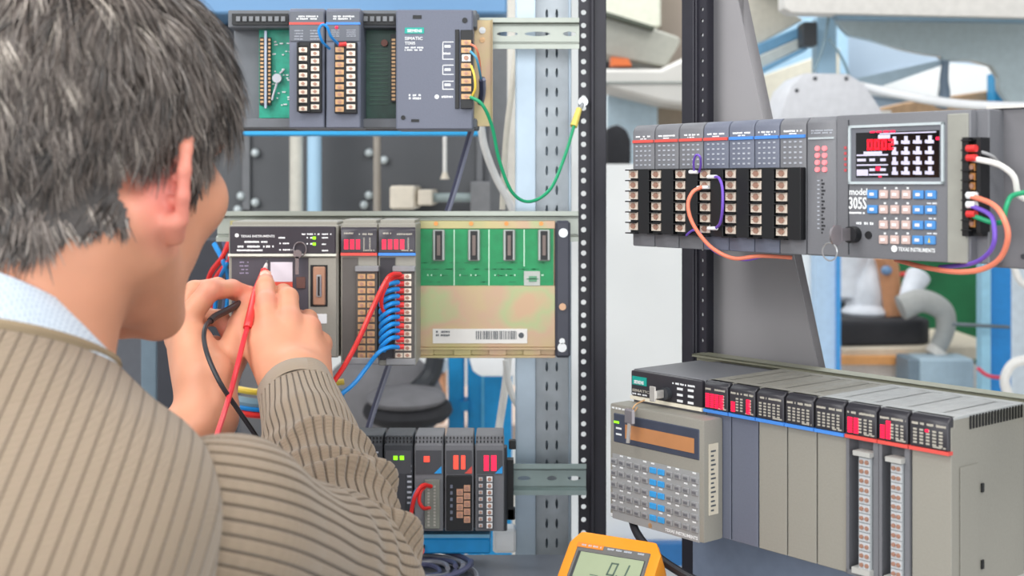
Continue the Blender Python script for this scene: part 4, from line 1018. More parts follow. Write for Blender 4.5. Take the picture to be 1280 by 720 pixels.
# right background
t = empty('overhead_unit', P(1150, 20, 2.8), label='long white overhead unit across the top right', cat='overhead unit')
rel(MB().prism([(X(a, 2.6), Z(b, 2.6)) for a, b in ((978, -60), (1400, -60), (1400, 25), (990, 16), (980, 10))], 2.6, 2.66), t).build('front_board', mat('warm_white_board', 'dedbd6', .5), t, bevel=.006, seg=2)
rel(MB().prism([(X(a, 2.62), Z(b, 2.62)) for a, b in ((1044, 19), (1400, 25), (1400, 29), (1050, 23))], 2.62, 2.66), t).build('lower_edge', mat('grey_blue_edge', '7d9bb0', .5), t)  # thin grey-blue strip along the bottom of the front board
for a in (1000, 1200, 1390): rel(MB().box(X(a, 2.62)-.02, X(a, 2.62)+.02, 2.63, 2.66, Z(-50, 2.62), 3.4), t).build('hanger_post', offwhite, t)
rel(MB().box(X(985, 2.62), X(1400, 2.62), 2.66, 3.0, Z(-40, 2.62), Z(-50, 2.62)), t).build('upper_board', offwhite, t)
# diagonal beams leading to the left
def diag(pts, Y, th, m_, name, label, cat='beam'):
    return thing1(name, quadprism(pts, Y, th), m_, label, cat, bevel=.003)
diag([(915, -60), (985, -60), (985, 14), (1005, 25), (940, 60), (915, 66)], 3.0, .1, mat('cream_beam2', 'd5d0c2', .5), 'sloping_beam', 'cream sloping beam at the top right of the grey panel')
diag([(930, 62), (1012, 28), (1012, 42), (934, 76)], 2.98, .05, mat('stripe_blue', '6fa3c8', .5), 'blue_stripe_bar', 'mid-blue sloping bar under the cream sloping beam')
diag([(934, 76), (1012, 42), (1012, 56), (940, 92)], 2.97, .05, mat('pale_bar', 'c4ccca', .5), 'sloping_bar', 'pale grey sloping bar just under the mid-blue one')
diag([(940, 90), (1010, 58), (1010, 62), (942, 97)], 2.96, .04, mat('stripe_blue', '6fa3c8', .5), 'blue_stripe_bar', 'thin blue sloping bar below the pale grey one')
m = slab(MB(), 900, 1060, -20, 330, 4.2, .05); thing1('wall_panel', m, mat('pale_blue_panel', 'a3c6de', .5), 'pale blue wall panel behind the lampshade', 'panel')
m = slab(MB(), 1050, 1420, -20, 160, 4.4, .05); thing1('wall_panel', m, mat('grey_blue_panel', 'aebfd0', .5, var=.15, scale=2), 'grey-blue wall panel behind the curved hood', 'panel')
diag([(1100, 95), (1180, 80), (1180, 130), (1085, 118)], 4.36, .03, whitewall, 'paper_sheet', 'bright white sheet seen through the left opening of the curved hood', 'sheet')
diag([(1176, 78), (1250, 84), (1250, 125), (1170, 130)], 4.36, .03, whitewall, 'paper_sheet', 'bright white sheet seen through the right opening of the curved hood', 'sheet')
diag([(942, 98), (1050, 60), (1050, 140), (950, 155)], 3.9, .04, mat('cream_drape', 'd6d2c2', .5), 'wall_board', 'cream board behind the lampshade', 'board')
m = slab(MB(), 1004, 1022, 27, 57, 2.9, .06); thing1('speaker_box', m, dark, 'small dark box at the foot of the overhead unit', 'box', bevel=.003)
m = slab(MB(), 1022, 1046, 20, 100, 3.0, .06); thing1('support_post', m, paleblue, 'pale blue short post under the overhead unit', 'post', bevel=.003)
# curved hood with two long openings
Yh = 2.9
out = [(1046, 24), (1400, 28), (1400, 190), (1283, 150), (1262, 128), (1250, 112), (1249, 96), (1240, 82), (1216, 76), (1180, 76), (1176, 70), (1160, 68), (1130, 62), (1090, 50), (1062, 44), (1052, 34)]
t = empty('curved_hood', P(1200, 80, Yh), label='blue-grey curved hood with a scalloped lower edge at the top right', cat='hood')
rel(MB().prism([(X(a, Yh), Z(b, Yh)) for a, b in out], Yh, Yh+.03), t).build('shell', mat('hood_blue_grey', 'b4c3c8', .3, coat=.2), t, bevel=.002)
rel(quadprism([(1062, 100), (1180, 74), (1182, 80), (1090, 112), (1062, 112)], Yh-.01, .02), t).build('rim_bar', mat('hood_rim', 'a6bcca', .35), t)
rel(MB().tube([P(1182, 76, Yh-.02), P(1180, 100, Yh-.02), P(1181, 118, Yh-.02), P(1176, 135, Yh-.02)], [.008, .014], 10), t).build('clip', mat('slate_clip', '6d7f92', .45), t)
# lampshade
t = empty('lampshade', P(1022, 140, 2.6), label='white trapezoid lampshade hanging on cords above the upper right controller', cat='lampshade')
rel(MB().prism([(X(a, 2.6), Z(b, 2.6)) for a, b in ((972, 152), (988, 108), (1006, 91), (1060, 92), (1080, 104), (1100, 134), (1110, 152))], 2.6, 2.78), t).build('shade', mat('lamp_white', 'cdced3', .4), t, bevel=.006, seg=2)
for (a, b, c, d) in ((1017, 92, 1036, 20), (1062, 96, 1036, 48)): rel(MB().tube([P(a, b, 2.68), P((a+c)/2+3, (b+d)/2, 2.68), P(c, d, 2.68)], .003, 6), t).build('cord', mat('cord_grey', '77909c', .5), t)
for a, b in ((996, 113), (1019, 98), (1058, 98)): c = P(a, b, 2.598)-t.location; MB().ball(c, .004, 8, 6).build('rivet', dark, t)
m = MB().tube([P(1040, 100, 2.75), P(1120, 117, 2.6), P(1200, 130, 2.6), P(1300, 134, 2.6), P(1400, 136, 2.6), P(1600, 132, 2.6), P(1900, 120, 2.7)], .0095, 12); thing1('white_tube', m, white, 'long white tube sloping past the lampshade to the right edge', 'tube')
diag([(940, 140), (1115, 138), (1115, 160), (940, 160)], 2.95, .1, offwhite, 'shelf_board', 'off-white shelf edge behind the lampshade foot', 'shelf')
diag([(1096, 136), (1130, 128), (1200, 118), (1242, 112), (1242, 150), (1096, 150)], 3.1, .1, mat('cardboard_tan', 'c7a27e', .6, var=.15), 'cardboard_box', 'tan cardboard box above the operator unit', 'box')
diag([(1243, 90), (1262, 118), (1300, 124), (1300, 150), (1243, 150)], 3.05, .05, mat('deep_sky_blue', '2b92c8', .5), 'blue_crate', 'small deep blue crate at the right edge above the enclosure', 'crate')
# middle right background: post, worker, chair, desk
m = slab(MB(), 990, 1028, 310, 480, 3.0, .05); thing1('support_post', m, whitewall, 'white post to the right of the grey tapered panel', 'post')
m = slab(MB(), 1020, 1050, 310, 480, 2.95, .05); thing1('support_post', m, mat('sky_post', 'b7d3ee', .5), 'pale blue post beside the white one, left of the seated worker', 'post')
m = slab(MB(), 1046, 1051, 310, 480, 2.94, .01); thing1('edge_strip', m, mat('vivid_edge', '3f9ade', .5), 'thin vivid blue edge on the pale blue post', 'strip')
m = slab(MB(), 1110, 1420, 290, 455, 3.6, .05); thing1('green_screen', m, mat('deep_green_fabric', '1f6b42', .8, var=.3, scale=6), 'deep green fabric screen behind the seated worker', 'screen')
m = slab(MB(), 1040, 1110, 300, 440, 3.55, .05); thing1('dark_screen', m, mat('dark_backdrop', '2a2f30', .7), 'near-black backdrop behind the seated worker', 'screen')
t = empty('desk', P(1140, 470, 3.0), label='tan desk with an orange front edge behind the lower right controller', cat='desk')
rel(MB().prism([(X(a, 3.1), Z(b, 3.1)) for a, b in ((1048, 432), (1240, 428), (1240, 446), (1048, 447))], 3.05, 3.4), t).build('desk_top', mat('greige_top', 'c8bdaa', .5), t, bevel=.004)
rel(slab(MB(), 1048, 1140, 446, 456, 3.02, .2), t).build('orange_edge', mat('orange_wood', 'd99a5c', .5), t)
rel(slab(MB(), 1048, 1230, 456, 520, 3.06, .3), t).build('front_panel', mat('desk_white', 'd9d2cc', .5), t)
rel(MB().box(X(1048, 3.1), X(1230, 3.1), 3.1, 3.13, 0, Z(520, 3.1)), t).build('leg_panel', offwhite, t)
m = slab(MB(), 1136, 1150, 449, 500, 2.9, .14); slab(m, 1150, 1218, 449, 500, 2.9, .14)
t = empty('storage_box', P(1177, 500, 2.9), label='pale blue-grey box with a darker end on the tan desk', cat='box')
rel(slab(MB(), 1150, 1218, 449, 505, 2.9, .1), t).build('front', mat('box_pale_blue', 'a9bfcc', .5), t, bevel=.004); rel(slab(MB(), 1136, 1150, 449, 505, 2.902, .1), t).build('end_panel', mat('box_slate', '71828e', .5), t, bevel=.003)
t = empty('work_chair', P(1110, 435, 2.9), label='black padded seat with a rounded grey armrest at the right', cat='chair')
rel(MB().prism_z([(X(a, 3.1), b) for a, b in ((1044, 3.08), (1152, 3.08), (1166, 3.12), (1168, 3.28), (1150, 3.34), (1044, 3.34))], Z(434, 3.08), Z(400, 3.08)), t).build('seat', seatblack, t, bevel=.015, seg=3)
rel(MB().tube([P(1126, 385, 3.0), P(1152, 376, 3.0), P(1178, 388, 3.0), P(1182, 410, 3.0), P(1172, 436, 3.0)], [.030, .020], 14), t).build('armrest', mat('armrest_grey', 'a8a9a6', .5), t)
rel(MB().cyl(P(1176, 438, 3.0), P(1170, 446, 3.0), .03, 14), t).build('armrest_foot', mat('foot_pale', 'd9d6d0', .5), t)
# seated worker, only a sleeve, forearm and lap show
t = empty('worker', P(1110, 395, 3.1), label='seated worker in a white coat with a bare forearm, below the operator unit', cat='person')
bm_ = MB().tube([P(1106, 318, 3.16), P(1111, 340, 3.17), P(1114, 365, 3.17), P(1117, 396, 3.16)], [.028, .026, .024, .022], 16)
rel(bm_, t).build('forearm', mat('tan_skin', 'c98f66', .5, sss=.1), t)
rel(MB().tube([P(1068, 300, 3.24), P(1064, 340, 3.24), P(1062, 375, 3.22)], [.045, .03], 16), t).build('sleeve', mat('coat_white', 'd9dde4', .7), t)
rel(MB().tube([P(1100, 300, 3.24), P(1090, 335, 3.24), P(1088, 360, 3.22), P(1080, 390, 3.22)], [.035, .05], 16), t).build('coat_front', mat('coat_white', 'd9dde4', .7), t)
rel(MB().ball(P(1082, 390, 3.2), (.06, .06, .022), 18, 10), t).build('coat_hem', mat('coat_white', 'd9dde4', .7), t)
rel(MB().tube([P(1148, 345, 3.1), P(1140, 360, 3.08), P(1133, 378, 3.05)], [.03, .02], 14), t).build('cuff', mat('coat_white', 'd9dde4', .7), t)
rel(MB().ball(P(1108, 338, 3.135), (.014, .012, .012), 12, 8), t).build('wristwatch', mat('watch_blue', '6f8fb4', .3), t)
m = MB().tube([P(1075, 341, 3.3), P(1100, 344, 3.3), P(1145, 342, 3.3)], .006, 8); thing1('red_strap', m, red, 'thin red strap crossing behind the bare forearm', 'strap')
t = empty('pillar', P(1244, 800, 2.7), label='blue pillar with a pale left strip at the right edge', cat='pillar')
rel(slab(MB(), 1238, 1264, 300, 1100, 2.7, .02), t).build('blue_board', mat('right_pillar_blue', '1a7fc6', .5), t)
rel(slab(MB(), 1227, 1238.5, 300, 1100, 2.69, .03), t).build('pale_strip', mat('pale_strip_blue', '93c3da', .5), t)
m = MB().cyl(P(1190, 405, 2.68), P(1262, 409, 2.66), .0038, 8); thing1('thin_bar', m, mat('bar_grey', '55626a', .4), 'thin grey bar crossing the right blue pillar', 'bar')
m = MB().tube([P(1222, 460, 2.6), P(1234, 469, 2.6), P(1250, 472, 2.6), P(1262, 470, 2.6)], .004, 8); thing1('red_wire', m, mat('pink_red_wire', 'd84a62', .4), 'short pink-red wire low across the right blue pillar', 'wire')
m = slab(MB(), 1263, 1420, 300, 520, 2.85, .05); thing1('pale_panel', m, mat('pale_grey_blue_panel', 'cfd9e0', .5, var=.08), 'pale grey panel at the right edge beside the blue pillar', 'panel')
t = empty('white_cable', P(1270, 330, 2.5), label='thick white cable curving down at the far right edge', cat='cable')
rel(MB().tube([P(1262, 312, 2.55), P(1268, 335, 2.55), P(1276, 352, 2.55), P(1292, 362, 2.55)], .007, 8), t).build('upper_curve', wirewhite, t)
rel(MB().tube([P(1290, 448, 2.55), P(1266, 455, 2.55), P(1256, 475, 2.55), P(1262, 500, 2.55)], .010, 8), t).build('lower_curve', wirewhite, t)
# ---------------------------------------------------------------- leads and cables
def RP(px, py, d):      # point seen at a pixel in the plane d behind the front plane of the right rack
    s = sof(px, d); p = P0+D*d+U*s; return Vector((p.x, p.y, ZC+(HY-py)/FP*p.y))
def cable(name, pts, r, m_, label, cat='wire', group=None, n=8, k=8):
    c = pts[0]; mm = MB().tube(pts, r, n, k); t = empty(name, c) if 0 else None
    o = mm.build(name, m_); return tag(o, label, cat, group)
PL = lambda pts: [P(*p) for p in pts]
o = cable('blue_jumper_wire', PL([(412, 61, 1.455), (403, 52, 1.44), (398.5, 38, 1.435), (403, 31, 1.435), (409, 34, 1.435), (414, 46, 1.44), (424, 56, 1.455)]), .0016, wireblue, 'bright blue jumper lead looping over the two slim modules of the upper chassis')
e = MB().cyl(P(423, 56, 1.454), P(433, 55, 1.456), .0026, 10).build('red_crimp', red, o)
o = cable('blue_wire', PL([(588, 64, 1.455), (595, 72, 1.45), (599, 86, 1.46), (601, 98, 1.48)]), .0014, mat('pale_blue_wire', '4f9fc4', .4), 'pale blue lead from the power supply terminals into the black cable')
cable('yellow_wire', PL([(589, 82, 1.455), (593, 95, 1.45), (594, 110, 1.45), (590, 121, 1.455)]), .0014, wireyellow, 'short yellow lead looped beside the power supply screws')
cable('orange_wire', PL([(588, 55, 1.455), (595, 60, 1.45), (599, 74, 1.46), (601, 96, 1.48)]), .0012, wirecoral, 'orange lead from the top power supply terminal')
o = cable('green_earth_wire', PL([(588, 121, 1.455), (603, 131, 1.45), (615, 158, 1.46), (624, 200, 1.47), (640, 240, 1.48), (662, 252, 1.49), (688, 236, 1.5), (706, 195, 1.52), (718, 156, 1.54)]), .002, wiregreen, 'green earth lead sagging from the power supply to the black rack post')
MB().cyl(P(717, 158, 1.54), P(724, 136, 1.55), .0046, 12, .0036).build('yellow_crimp', mat('crimp_yellow', 'e9d46a', .4), o)
m = MB().cyl(P(729, 127, 1.555), P(729, 127, 1.565), .006, 16); m.cyl(P(724, 138, 1.55), P(728, 130, 1.557), .0028, 10); m.build('ring_lug', steel, o)
o = cable('black_cable', PL([(603, 99, 1.49), (602, 122, 1.52), (590, 160, 1.58), (560, 262, 1.63), (520, 365, 1.64), (484, 462, 1.63), (458, 545, 1.60), (452, 600, 1.58)]), .0040, wirenavy, 'dark twin cable running down behind the middle controller', 'cable')
MB().tube(PL([(605, 99, 1.487), (604, 122, 1.517), (592, 160, 1.577), (562, 262, 1.626), (522, 365, 1.636), (486, 462, 1.626), (460, 545, 1.596), (454, 600, 1.576)]), .0022, 8, 8).build('pale_core', mat('pale_core', '8f93a8', .4), o)
cable('white_cable', PL([(600, 150, 1.75), (606, 185, 1.75), (620, 222, 1.75), (638, 256, 1.75), (650, 300, 1.75)]), .0052, wirewhite, 'thick white cable curving behind the green earth lead', 'cable')
cable('white_cable', PL([(645, 64, 1.8), (640, 110, 1.8), (632, 180, 1.8), (628, 262, 1.8)]), .0042, mat('cream_cable', 'd8d2c4', .5), 'cream cable hanging straight beside the galvanised strut', 'cable')
cable('white_cable', PL([(636, 440, 1.8), (632, 480, 1.8), (626, 520, 1.8), (620, 560, 1.8)]), .0055, wirewhite, 'straight white cable in front of the lower blue pillar', 'cable')
cable('white_cable', PL([(632, 450, 1.78), (636, 480, 1.78), (646, 505, 1.78), (664, 522, 1.78)]), .0045, wirewhite, 'curved white cable swinging right in front of the lower blue pillar', 'cable')
o = cable('red_wire', PL([(500, 343, 1.445), (489, 344, 1.43), (480, 356, 1.425), (466, 385, 1.425), (448, 425, 1.42), (430, 458, 1.41), (408, 490, 1.40)]), .0029, wirecoral if 0 else wirered, 'red lead arching from the blue-striped module down to the right hand')
o = cable('red_wire', PL([(500, 346, 1.446), (489, 350, 1.437), (479, 366, 1.432), (477, 382, 1.434), (484, 394, 1.44), (497, 397, 1.446)]), .0022, wirered, 'short red lead looping beside the blue wires of the middle module')
o = cable('blue_wire', PL([(498, 434, 1.445), (487, 434, 1.435), (473, 441, 1.43), (458, 460, 1.43), (442, 480, 1.42), (420, 498, 1.41)]), .0026, wireblue, 'blue lead leaving the bottom of the middle module to the lower left')
for k in range(9):
    y = 353+k*8.6
    lab = ('topmost', 'second from the top', 'third from the top', 'fourth from the top', 'middle', 'fourth from the bottom', 'third from the bottom', 'second from the bottom', 'lowest')[k]+' of the short blue wires stacked beside the red crimps'
    cable('blue_wire', PL([(498, y, 1.445), (489, y+1, 1.436), (479, y+5+k*.5, 1.437), (476, y+10+k*.6, 1.443), (481, y+12+k*.5, 1.449)]), .0027, wireblue, lab, 'wire', 'blue wires stacked in the middle module')
t = empty('wire_crimp_row', P(499, 395, 1.448), label='column of red crimp sleeves on the screws of the blue-striped middle module', cat='crimps')
cr = None
for k in range(11):
    c = P(500, 346+k*8.75, 1.446)-t.location
    if cr is None: cr = MB().cyl((-.0045, 0, 0), (.0045, .001, 0), .0031, 10).build('red_crimp', red, t); oo = cr
    else: oo = bpy.data.objects.new('red_crimp', cr.data); COL.objects.link(oo); oo.parent = t
    oo.location = c
# loose leads behind the face and between the hands
for i, (a, b, m_, lb) in enumerate([((296, 300), (268, 352), wirered, 'red lead leaning left in the bunch beside the face'), ((288, 298), (262, 345), wirered, 'second red lead in the bunch close against the face'),
        ((268, 305), (286, 352), wireblue, 'blue lead leaning right in the bunch beside the face'), ((290, 305), (272, 352), wireblue, 'blue lead leaning left, crossing the other blue one beside the face'), ((280, 302), (284, 350), wirenavy, 'dark lead between the crossing blue leads beside the face')]):
    cable('bundle_wire', PL([(a[0], a[1], 1.62), ((a[0]+b[0])/2+3, (a[1]+b[1])/2, 1.6), (b[0], b[1], 1.62), (b[0]-4, b[1]+40, 1.63)]), .0034, m_, lb)
for i, (y, m_, lb) in enumerate([(487, wireyellow, 'yellow cable, topmost of those seen between the two hands'), (501, mat('slate_cable', '7d9aac', .4), 'slate-blue cable between the two hands'), (508, wireblue, 'bright blue cable between the two hands'), (516, wirered, 'red cable, lowest of those seen between the two hands')]):
    cable('bundle_wire', PL([(262, y-8, 1.62), (290, y-2, 1.6), (320, y+3, 1.6), (350, y+2, 1.62), (430, y-10, 1.64)]), .0042 if i != 1 else .006, m_, lb, 'cable')
cable('red_wire', PL([(539, 608, 1.452), (528, 607, 1.44), (519, 620, 1.435), (514, 642, 1.44), (512, 670, 1.44), (512, 700, 1.45), (510, 722, 1.45)]), .0024, wirered, 'red lead hanging from the lowest chassis down to the bench')
cable('red_wire', PL([(537, 635, 1.452), (529, 635, 1.44), (524, 626, 1.437), (526, 614, 1.44), (533, 607, 1.449)]), .0021, wirered, 'small red loop on the slim module of the lowest chassis')
cable('blue_wire', PL([(522, 610, 1.449), (517, 618, 1.445), (514, 633, 1.445), (513, 660, 1.447), (513, 700, 1.455)]), .0014, mat('dull_blue_wire', '5b86b8', .4), 'thin blue lead behind the hanging red lead')
# coil of cable on the bench
t = empty('cable_coil', (X(520, 1.46), 1.46, .9), label='coil of grey and blue-violet cable on the workbench beside the sleeve', cat='cable coil')
for k in range(5):
    rr = .026+k*.0085; pts = [(rr*math.cos(a)*(1.05), rr*.95*math.sin(a), .004+.003*k+.003*math.sin(a*1.5+k)) for a in [j*2*math.pi/20 for j in range(21)]]
    MB().tube(pts, .003, 8, 3).build('cable_turn', mat('grey_cable', '8d8f98', .35) if k % 2 else mat('violet_grey_cable', '5c607c', .35), t)
MB().tube([(-.02, .05, .004), (.02, .055, .004), (.05, .035, .004), (.068, .0, .004), (.07, -.05, .004)], .0032, 8, 8).build('cable_end', mat('grey_cable', '8d8f98', .35), t)
MB().tube([(-.02, .02, .012), (-.008, .012, .014), (-.004, 0, .014)], .004, 8, 6).build('blue_tie', mat('tie_blue', '2458c8', .4), t)
# right-hand controller leads
o = cable('violet_wire', [RP(*p) for p in [(868, 216, -.008), (867, 203, -.016), (870, 194, -.02), (875, 196, -.02), (876, 206, -.014), (874, 215, -.008)]], .0011, wireviolet, 'small violet loop standing above the fourth screw column')
o = cable('violet_wire', [RP(*p) for p in [(893, 221, -.010), (899, 223, -.018), (903, 236, -.022), (903, 262, -.022), (900, 279, -.016), (894, 286, -.010)]], .0014, wireviolet, 'violet lead bowed to the right of the bluish red-striped module')
for (a, b) in ((893, 221), (893, 285.5)): MB().cyl(RP(a-8, b, -.0095), RP(a+3, b, -.011), .0018, 8).build('white_crimp', white, o)
o = cable('coral_wire', [RP(*p) for p in [(877, 234, -.01), (866, 240, -.02), (860, 255, -.024), (864, 275, -.024), (876, 295, -.02), (893, 312, -.014), (918, 323, -.006), (950, 320, .01), (990, 322, .03)]], .0019, wirecoral, 'coral lead dropping from the bluish red-striped module and under the controller')
MB().cyl(RP(872, 234.5, -.0095), RP(886, 234, -.009), .0018, 8).build('white_crimp', white, o)
MB().cyl(RP(862, 215, -.0095), RP(872, 215, -.009), .0018, 8).build('white_crimp', white, o)
cable('violet_wire', [RP(*p) for p in [(858, 294, -.006), (866, 288, -.012), (874, 290, -.014), (882, 304, -.010), (900, 318, -.004), (930, 325, .006), (955, 320, .02)]], .0012, wireviolet, 'violet lead following the coral lead under the left modules')
def TP(k, off=-.012): x, z = TS[k]; v_ = FT.loc+U*x+D*off; v_ = Vector((v_.x, v_.y, FT.loc.z+z)); return v_
def lead(k, pts, r, m_, label, crimp):
    o = cable('terminal_lead', [TP(k)]+[RP(*p) for p in pts], r, m_, label)
    MB().cyl(TP(k)-U*.001, TP(k)+U*.007+D*-.001, .0029, 10).build('crimp', crimp, o)
lead(0, [(1238, 194, 0), (1250, 205, .01), (1262, 214, .02)], .0014, mat('grey_wire', '9a9a9c', .4), 'thin grey lead from the topmost red crimp of the side terminal strip', red)
lead(1, [(1240, 203, -.005), (1256, 210, 0), (1268, 222, .005), (1273, 243, .01), (1284, 250, .01)], .0024, wirewhite, 'thick white lead from the side terminal strip to the right edge', red)
lead(5, [(1240, 255, -.015), (1254, 272, -.02), (1260, 295, -.02), (1252, 320, -.015), (1232, 335, -.01), (1200, 340, -.004), (1160, 335, .02), (1120, 325, .05)], .0022, wirecoral, 'coral lead looping from the side terminals under the operator unit', white)
lead(6, [(1237, 268, -.015), (1243, 285, -.02), (1242, 305, -.02), (1232, 320, -.012), (1212, 330, 0), (1175, 334, .03)], .0019, wireviolet, 'violet lead looping inside the coral one below the side terminals', white)
lead(7, [(1240, 278, -.01), (1253, 276, -.01), (1258, 258, -.008), (1265, 245, 0), (1284, 240, .005)], .002, wiregreen, 'green lead from the lowest red crimp rising to the right edge', red)
cable('programmer_cable', [RP(*p) for p in [(790, 650, -.015), (797, 668, -.03), (815, 690, -.04), (845, 712, -.04), (880, 730, -.03), (930, 745, -.02)]], .0042, wireblack, 'black cable leaving the bottom of the handheld programmer', 'cable')
# ---------------------------------------------------------------- the person
skin = mat('skin', 'd9997a', .5, sss=.12, var=.05, scale=30)
def rotm(yaw, pitch):      # yaw clockwise from +y, pitch forward-down
    f = np.array([math.sin(yaw)*math.cos(pitch), math.cos(yaw)*math.cos(pitch), -math.sin(pitch)])
    r = np.array([math.cos(yaw), -math.sin(yaw), 0.]); u = np.cross(r, f); return np.stack([r, f, u])   # rows
HS = 1.05; HR = rotm(math.radians(20), math.radians(9)); HC = np.array(P(115, 193, .91))
def hl(p): return HC+HS*np.array(p) @ HR          # head-local to world
PRIM = []    # (group, kind, data...)
def rc(g, a, b, ra, rb=None): PRIM.append((g, 'c', np.array(a, float), np.array(b, float), ra, ra if rb is None else rb))
def el(g, c, r, R=None): PRIM.append((g, 'e', np.array(c, float), np.array(r, float), np.eye(3) if R is None else R))
def hrc(g, a, b, ra, rb=None): rc(g, hl(a), hl(b), ra*HS, None if rb is None else rb*HS)
def hel(g, c, r, R=None): el(g, hl(c), np.array(r)*HS, HR if R is None else R @ HR)
# head
hel('head', (0, -.005, .035), (.077, .098, .09)); hel('head', (0, .035, -.03), (.062, .058, .085))
for s in (-1, 1):
    hrc('head', (s*.052, -.004, -.062), (s*.018, .066, -.103), .022, .019)
    hel('head', (s*.037, .056, -.022), (.031, .032, .030)); hel('head', (s*.028, .080, .022), (.022, .014, .011))
    hel('head', (s*.013, .098, -.036), (.009, .010, .008))
hel('head', (0, .069, -.102), (.024, .02, .018)); hrc('head', (0, .088, .012), (0, .110, -.030), .008, .0105)
hel('head', (0, .088, -.058), (.023, .010, .006)); hel('head', (0, .086, -.069), (.019, .010, .007))
NB = np.array([-.352, .860, ZC-.137])
rc('neck', hl((0, -.022, -.03)), NB+np.array([0, 0, -.03]), .058, .062)
for s in (-1, 1):
    rc('neck', hl((s*.055, -.03, -.05)), NB+np.array([.02, .03, -.02]), .022, .018)
# ears: an inner plate with a raised rim
def ear(s):
    a = -math.radians(32)*s
    Re = np.array([[math.cos(a), -math.sin(a), 0], [math.sin(a), math.cos(a), 0], [0, 0, 1]])     # flares backwards
    ce = np.array([s*.081, -.012, -.028])
    def ep(y, z, x=0): v_ = np.array([x, y, z]); Rz = np.array([[math.cos(a), math.sin(a), 0], [-math.sin(a), math.cos(a), 0], [0, 0, 1]]); return ce+Rz @ v_ if s > 0 else ce+Rz @ v_
    ring = [(.012, -.002), (.016, .016), (.010, .029), (-.003, .034), (-.015, .027), (-.020, .012), (-.017, -.004), (-.010, -.018)]
    g = 'ear%d' % s
    for i in range(len(ring)-1): hrc(g, ep(*ring[i], x=s*.002*i/4), ep(*ring[i+1], x=s*.002*(i+1)/4), .0042)
    hrc(g, ep(-.008, -.020), ep(.002, -.028), .0062, .0058)
    for (y, z, r) in ((-.002, .018, .010), (-.004, .004, .011), (-.001, -.010, .009)): hrc(g, ep(y, z, -s*.003), ep(y+.002, z, -s*.003), r*.42+.0008)
    for (y0_, z0_, y1_, z1_) in ((-.010, .02, .006, .02), (-.013, .008, .004, .008), (-.010, -.006, .004, -.006), (-.005, .028, .004, .024)): hrc(g, ep(y0_, z0_, -s*.002), ep(y1_, z1_, -s*.004), .0036)
    hrc(g, ep(.004, .012, -s*.012), ep(.004, -.012, -s*.012), .010)
ear(1); ear(-1)
# torso and arms (kept a little inside the clothes)
YAW = math.radians(14); TR = np.array([math.cos(YAW), -math.sin(YAW), 0]); TF = np.array([math.sin(YAW), math.cos(YAW), 0]); UP = np.array([0, 0, 1.])
SR = np.array(P(262, 656, .84)); SL = 2*(NB-np.array([0, 0, .054]))-SR; SL[2] = SR[2]
ER = np.array(P(428, 722, 1.03)); WR = np.array(P(371, 492, 1.28))
EL = np.array([-.47, 1.12, ZC-.40]); WL = np.array(P(262, 512, 1.30))
hip = NB+np.array([0, 0, -.56])-TF*.16
rc('torso', NB+np.array([0, 0, -.14])-TF*.02, hip, .10, .11); rc('torso', NB+TR*.08+np.array([0, 0, -.17])-TF*.03, hip+TR*.05, .08, .09); rc('torso', NB-TR*.08+np.array([0, 0, -.17])-TF*.03, hip-TR*.05, .08, .09)
rc('torso', SR*.85+SL*.15-UP*.02, SR*.15+SL*.85-UP*.02, .05); rc('torso', NB-UP*.02, SR*.8+SL*.2-UP*.01, .045, .04); rc('torso', NB-UP*.02, SL*.8+SR*.2-UP*.01, .045, .04)
rc('armr', SR*.93+SL*.07, ER, .048, .036); rc('armr', ER, ER*.35+WR*.65, .038, .032); rc('armr', ER*.35+WR*.65, WR, .032, .0255)
rc('arml', SL*.93+SR*.07, EL, .048, .036); rc('arml', EL, EL*.35+WL*.65, .040, .035); rc('arml', EL*.35+WL*.65, WL, .035, .027)
Q = lambda x, y, d: np.array(P(x, y, d))
def chain(g, pts, rs):
    for i in range(len(pts)-1): rc(g, pts[i], pts[i+1], rs[i], rs[i+1])
# right hand (back of the hand towards the camera)
M_ = [Q(338, 416, 1.335), Q(361, 403, 1.345), Q(385, 410, 1.355), Q(400, 430, 1.365)]
for i, m_ in enumerate(M_):
    b = WR+(m_-WR)*.12+np.array([(-.014, -.005, .006, .014)[i], 0, 0]); rc('palmr', b, m_, .0175, (.0135, .0135, .0128, .0118)[i])
rc('palmr', WR+np.array([0, 0, -.012]), WR+np.array([-.002, .01, .02]), .0255, .0245)
rc('palmr', WR+np.array([-.008, .014, .015]), Q(344, 440, 1.325), .023, .021); rc('palmr', WR+np.array([.010, .018, .015]), Q(384, 440, 1.345), .021, .018)
chain('ri', [M_[0], Q(333, 378, 1.362), Q(332, 357, 1.392), Q(332, 349, 1.408)], [.0132, .0108, .0096, .0082])
chain('rm', [M_[1], Q(360, 372, 1.375), Q(354, 366, 1.402), Q(345, 374, 1.420)], [.0132, .0108, .0095, .0080])
chain('rr', [M_[2], Q(385, 399, 1.395), Q(374, 398, 1.420), Q(358, 406, 1.420)], [.0126, .0102, .0090, .0078])
chain('rp', [M_[3], Q(403, 428, 1.400), Q(390, 426, 1.418), Q(374, 432, 1.414)], [.0116, .0092, .0082, .0070])
chain('rt', [Q(344, 470, 1.300), Q(323, 436, 1.330), Q(319, 400, 1.365), Q(325, 372, 1.398)], [.019, .0150, .0118, .0090])
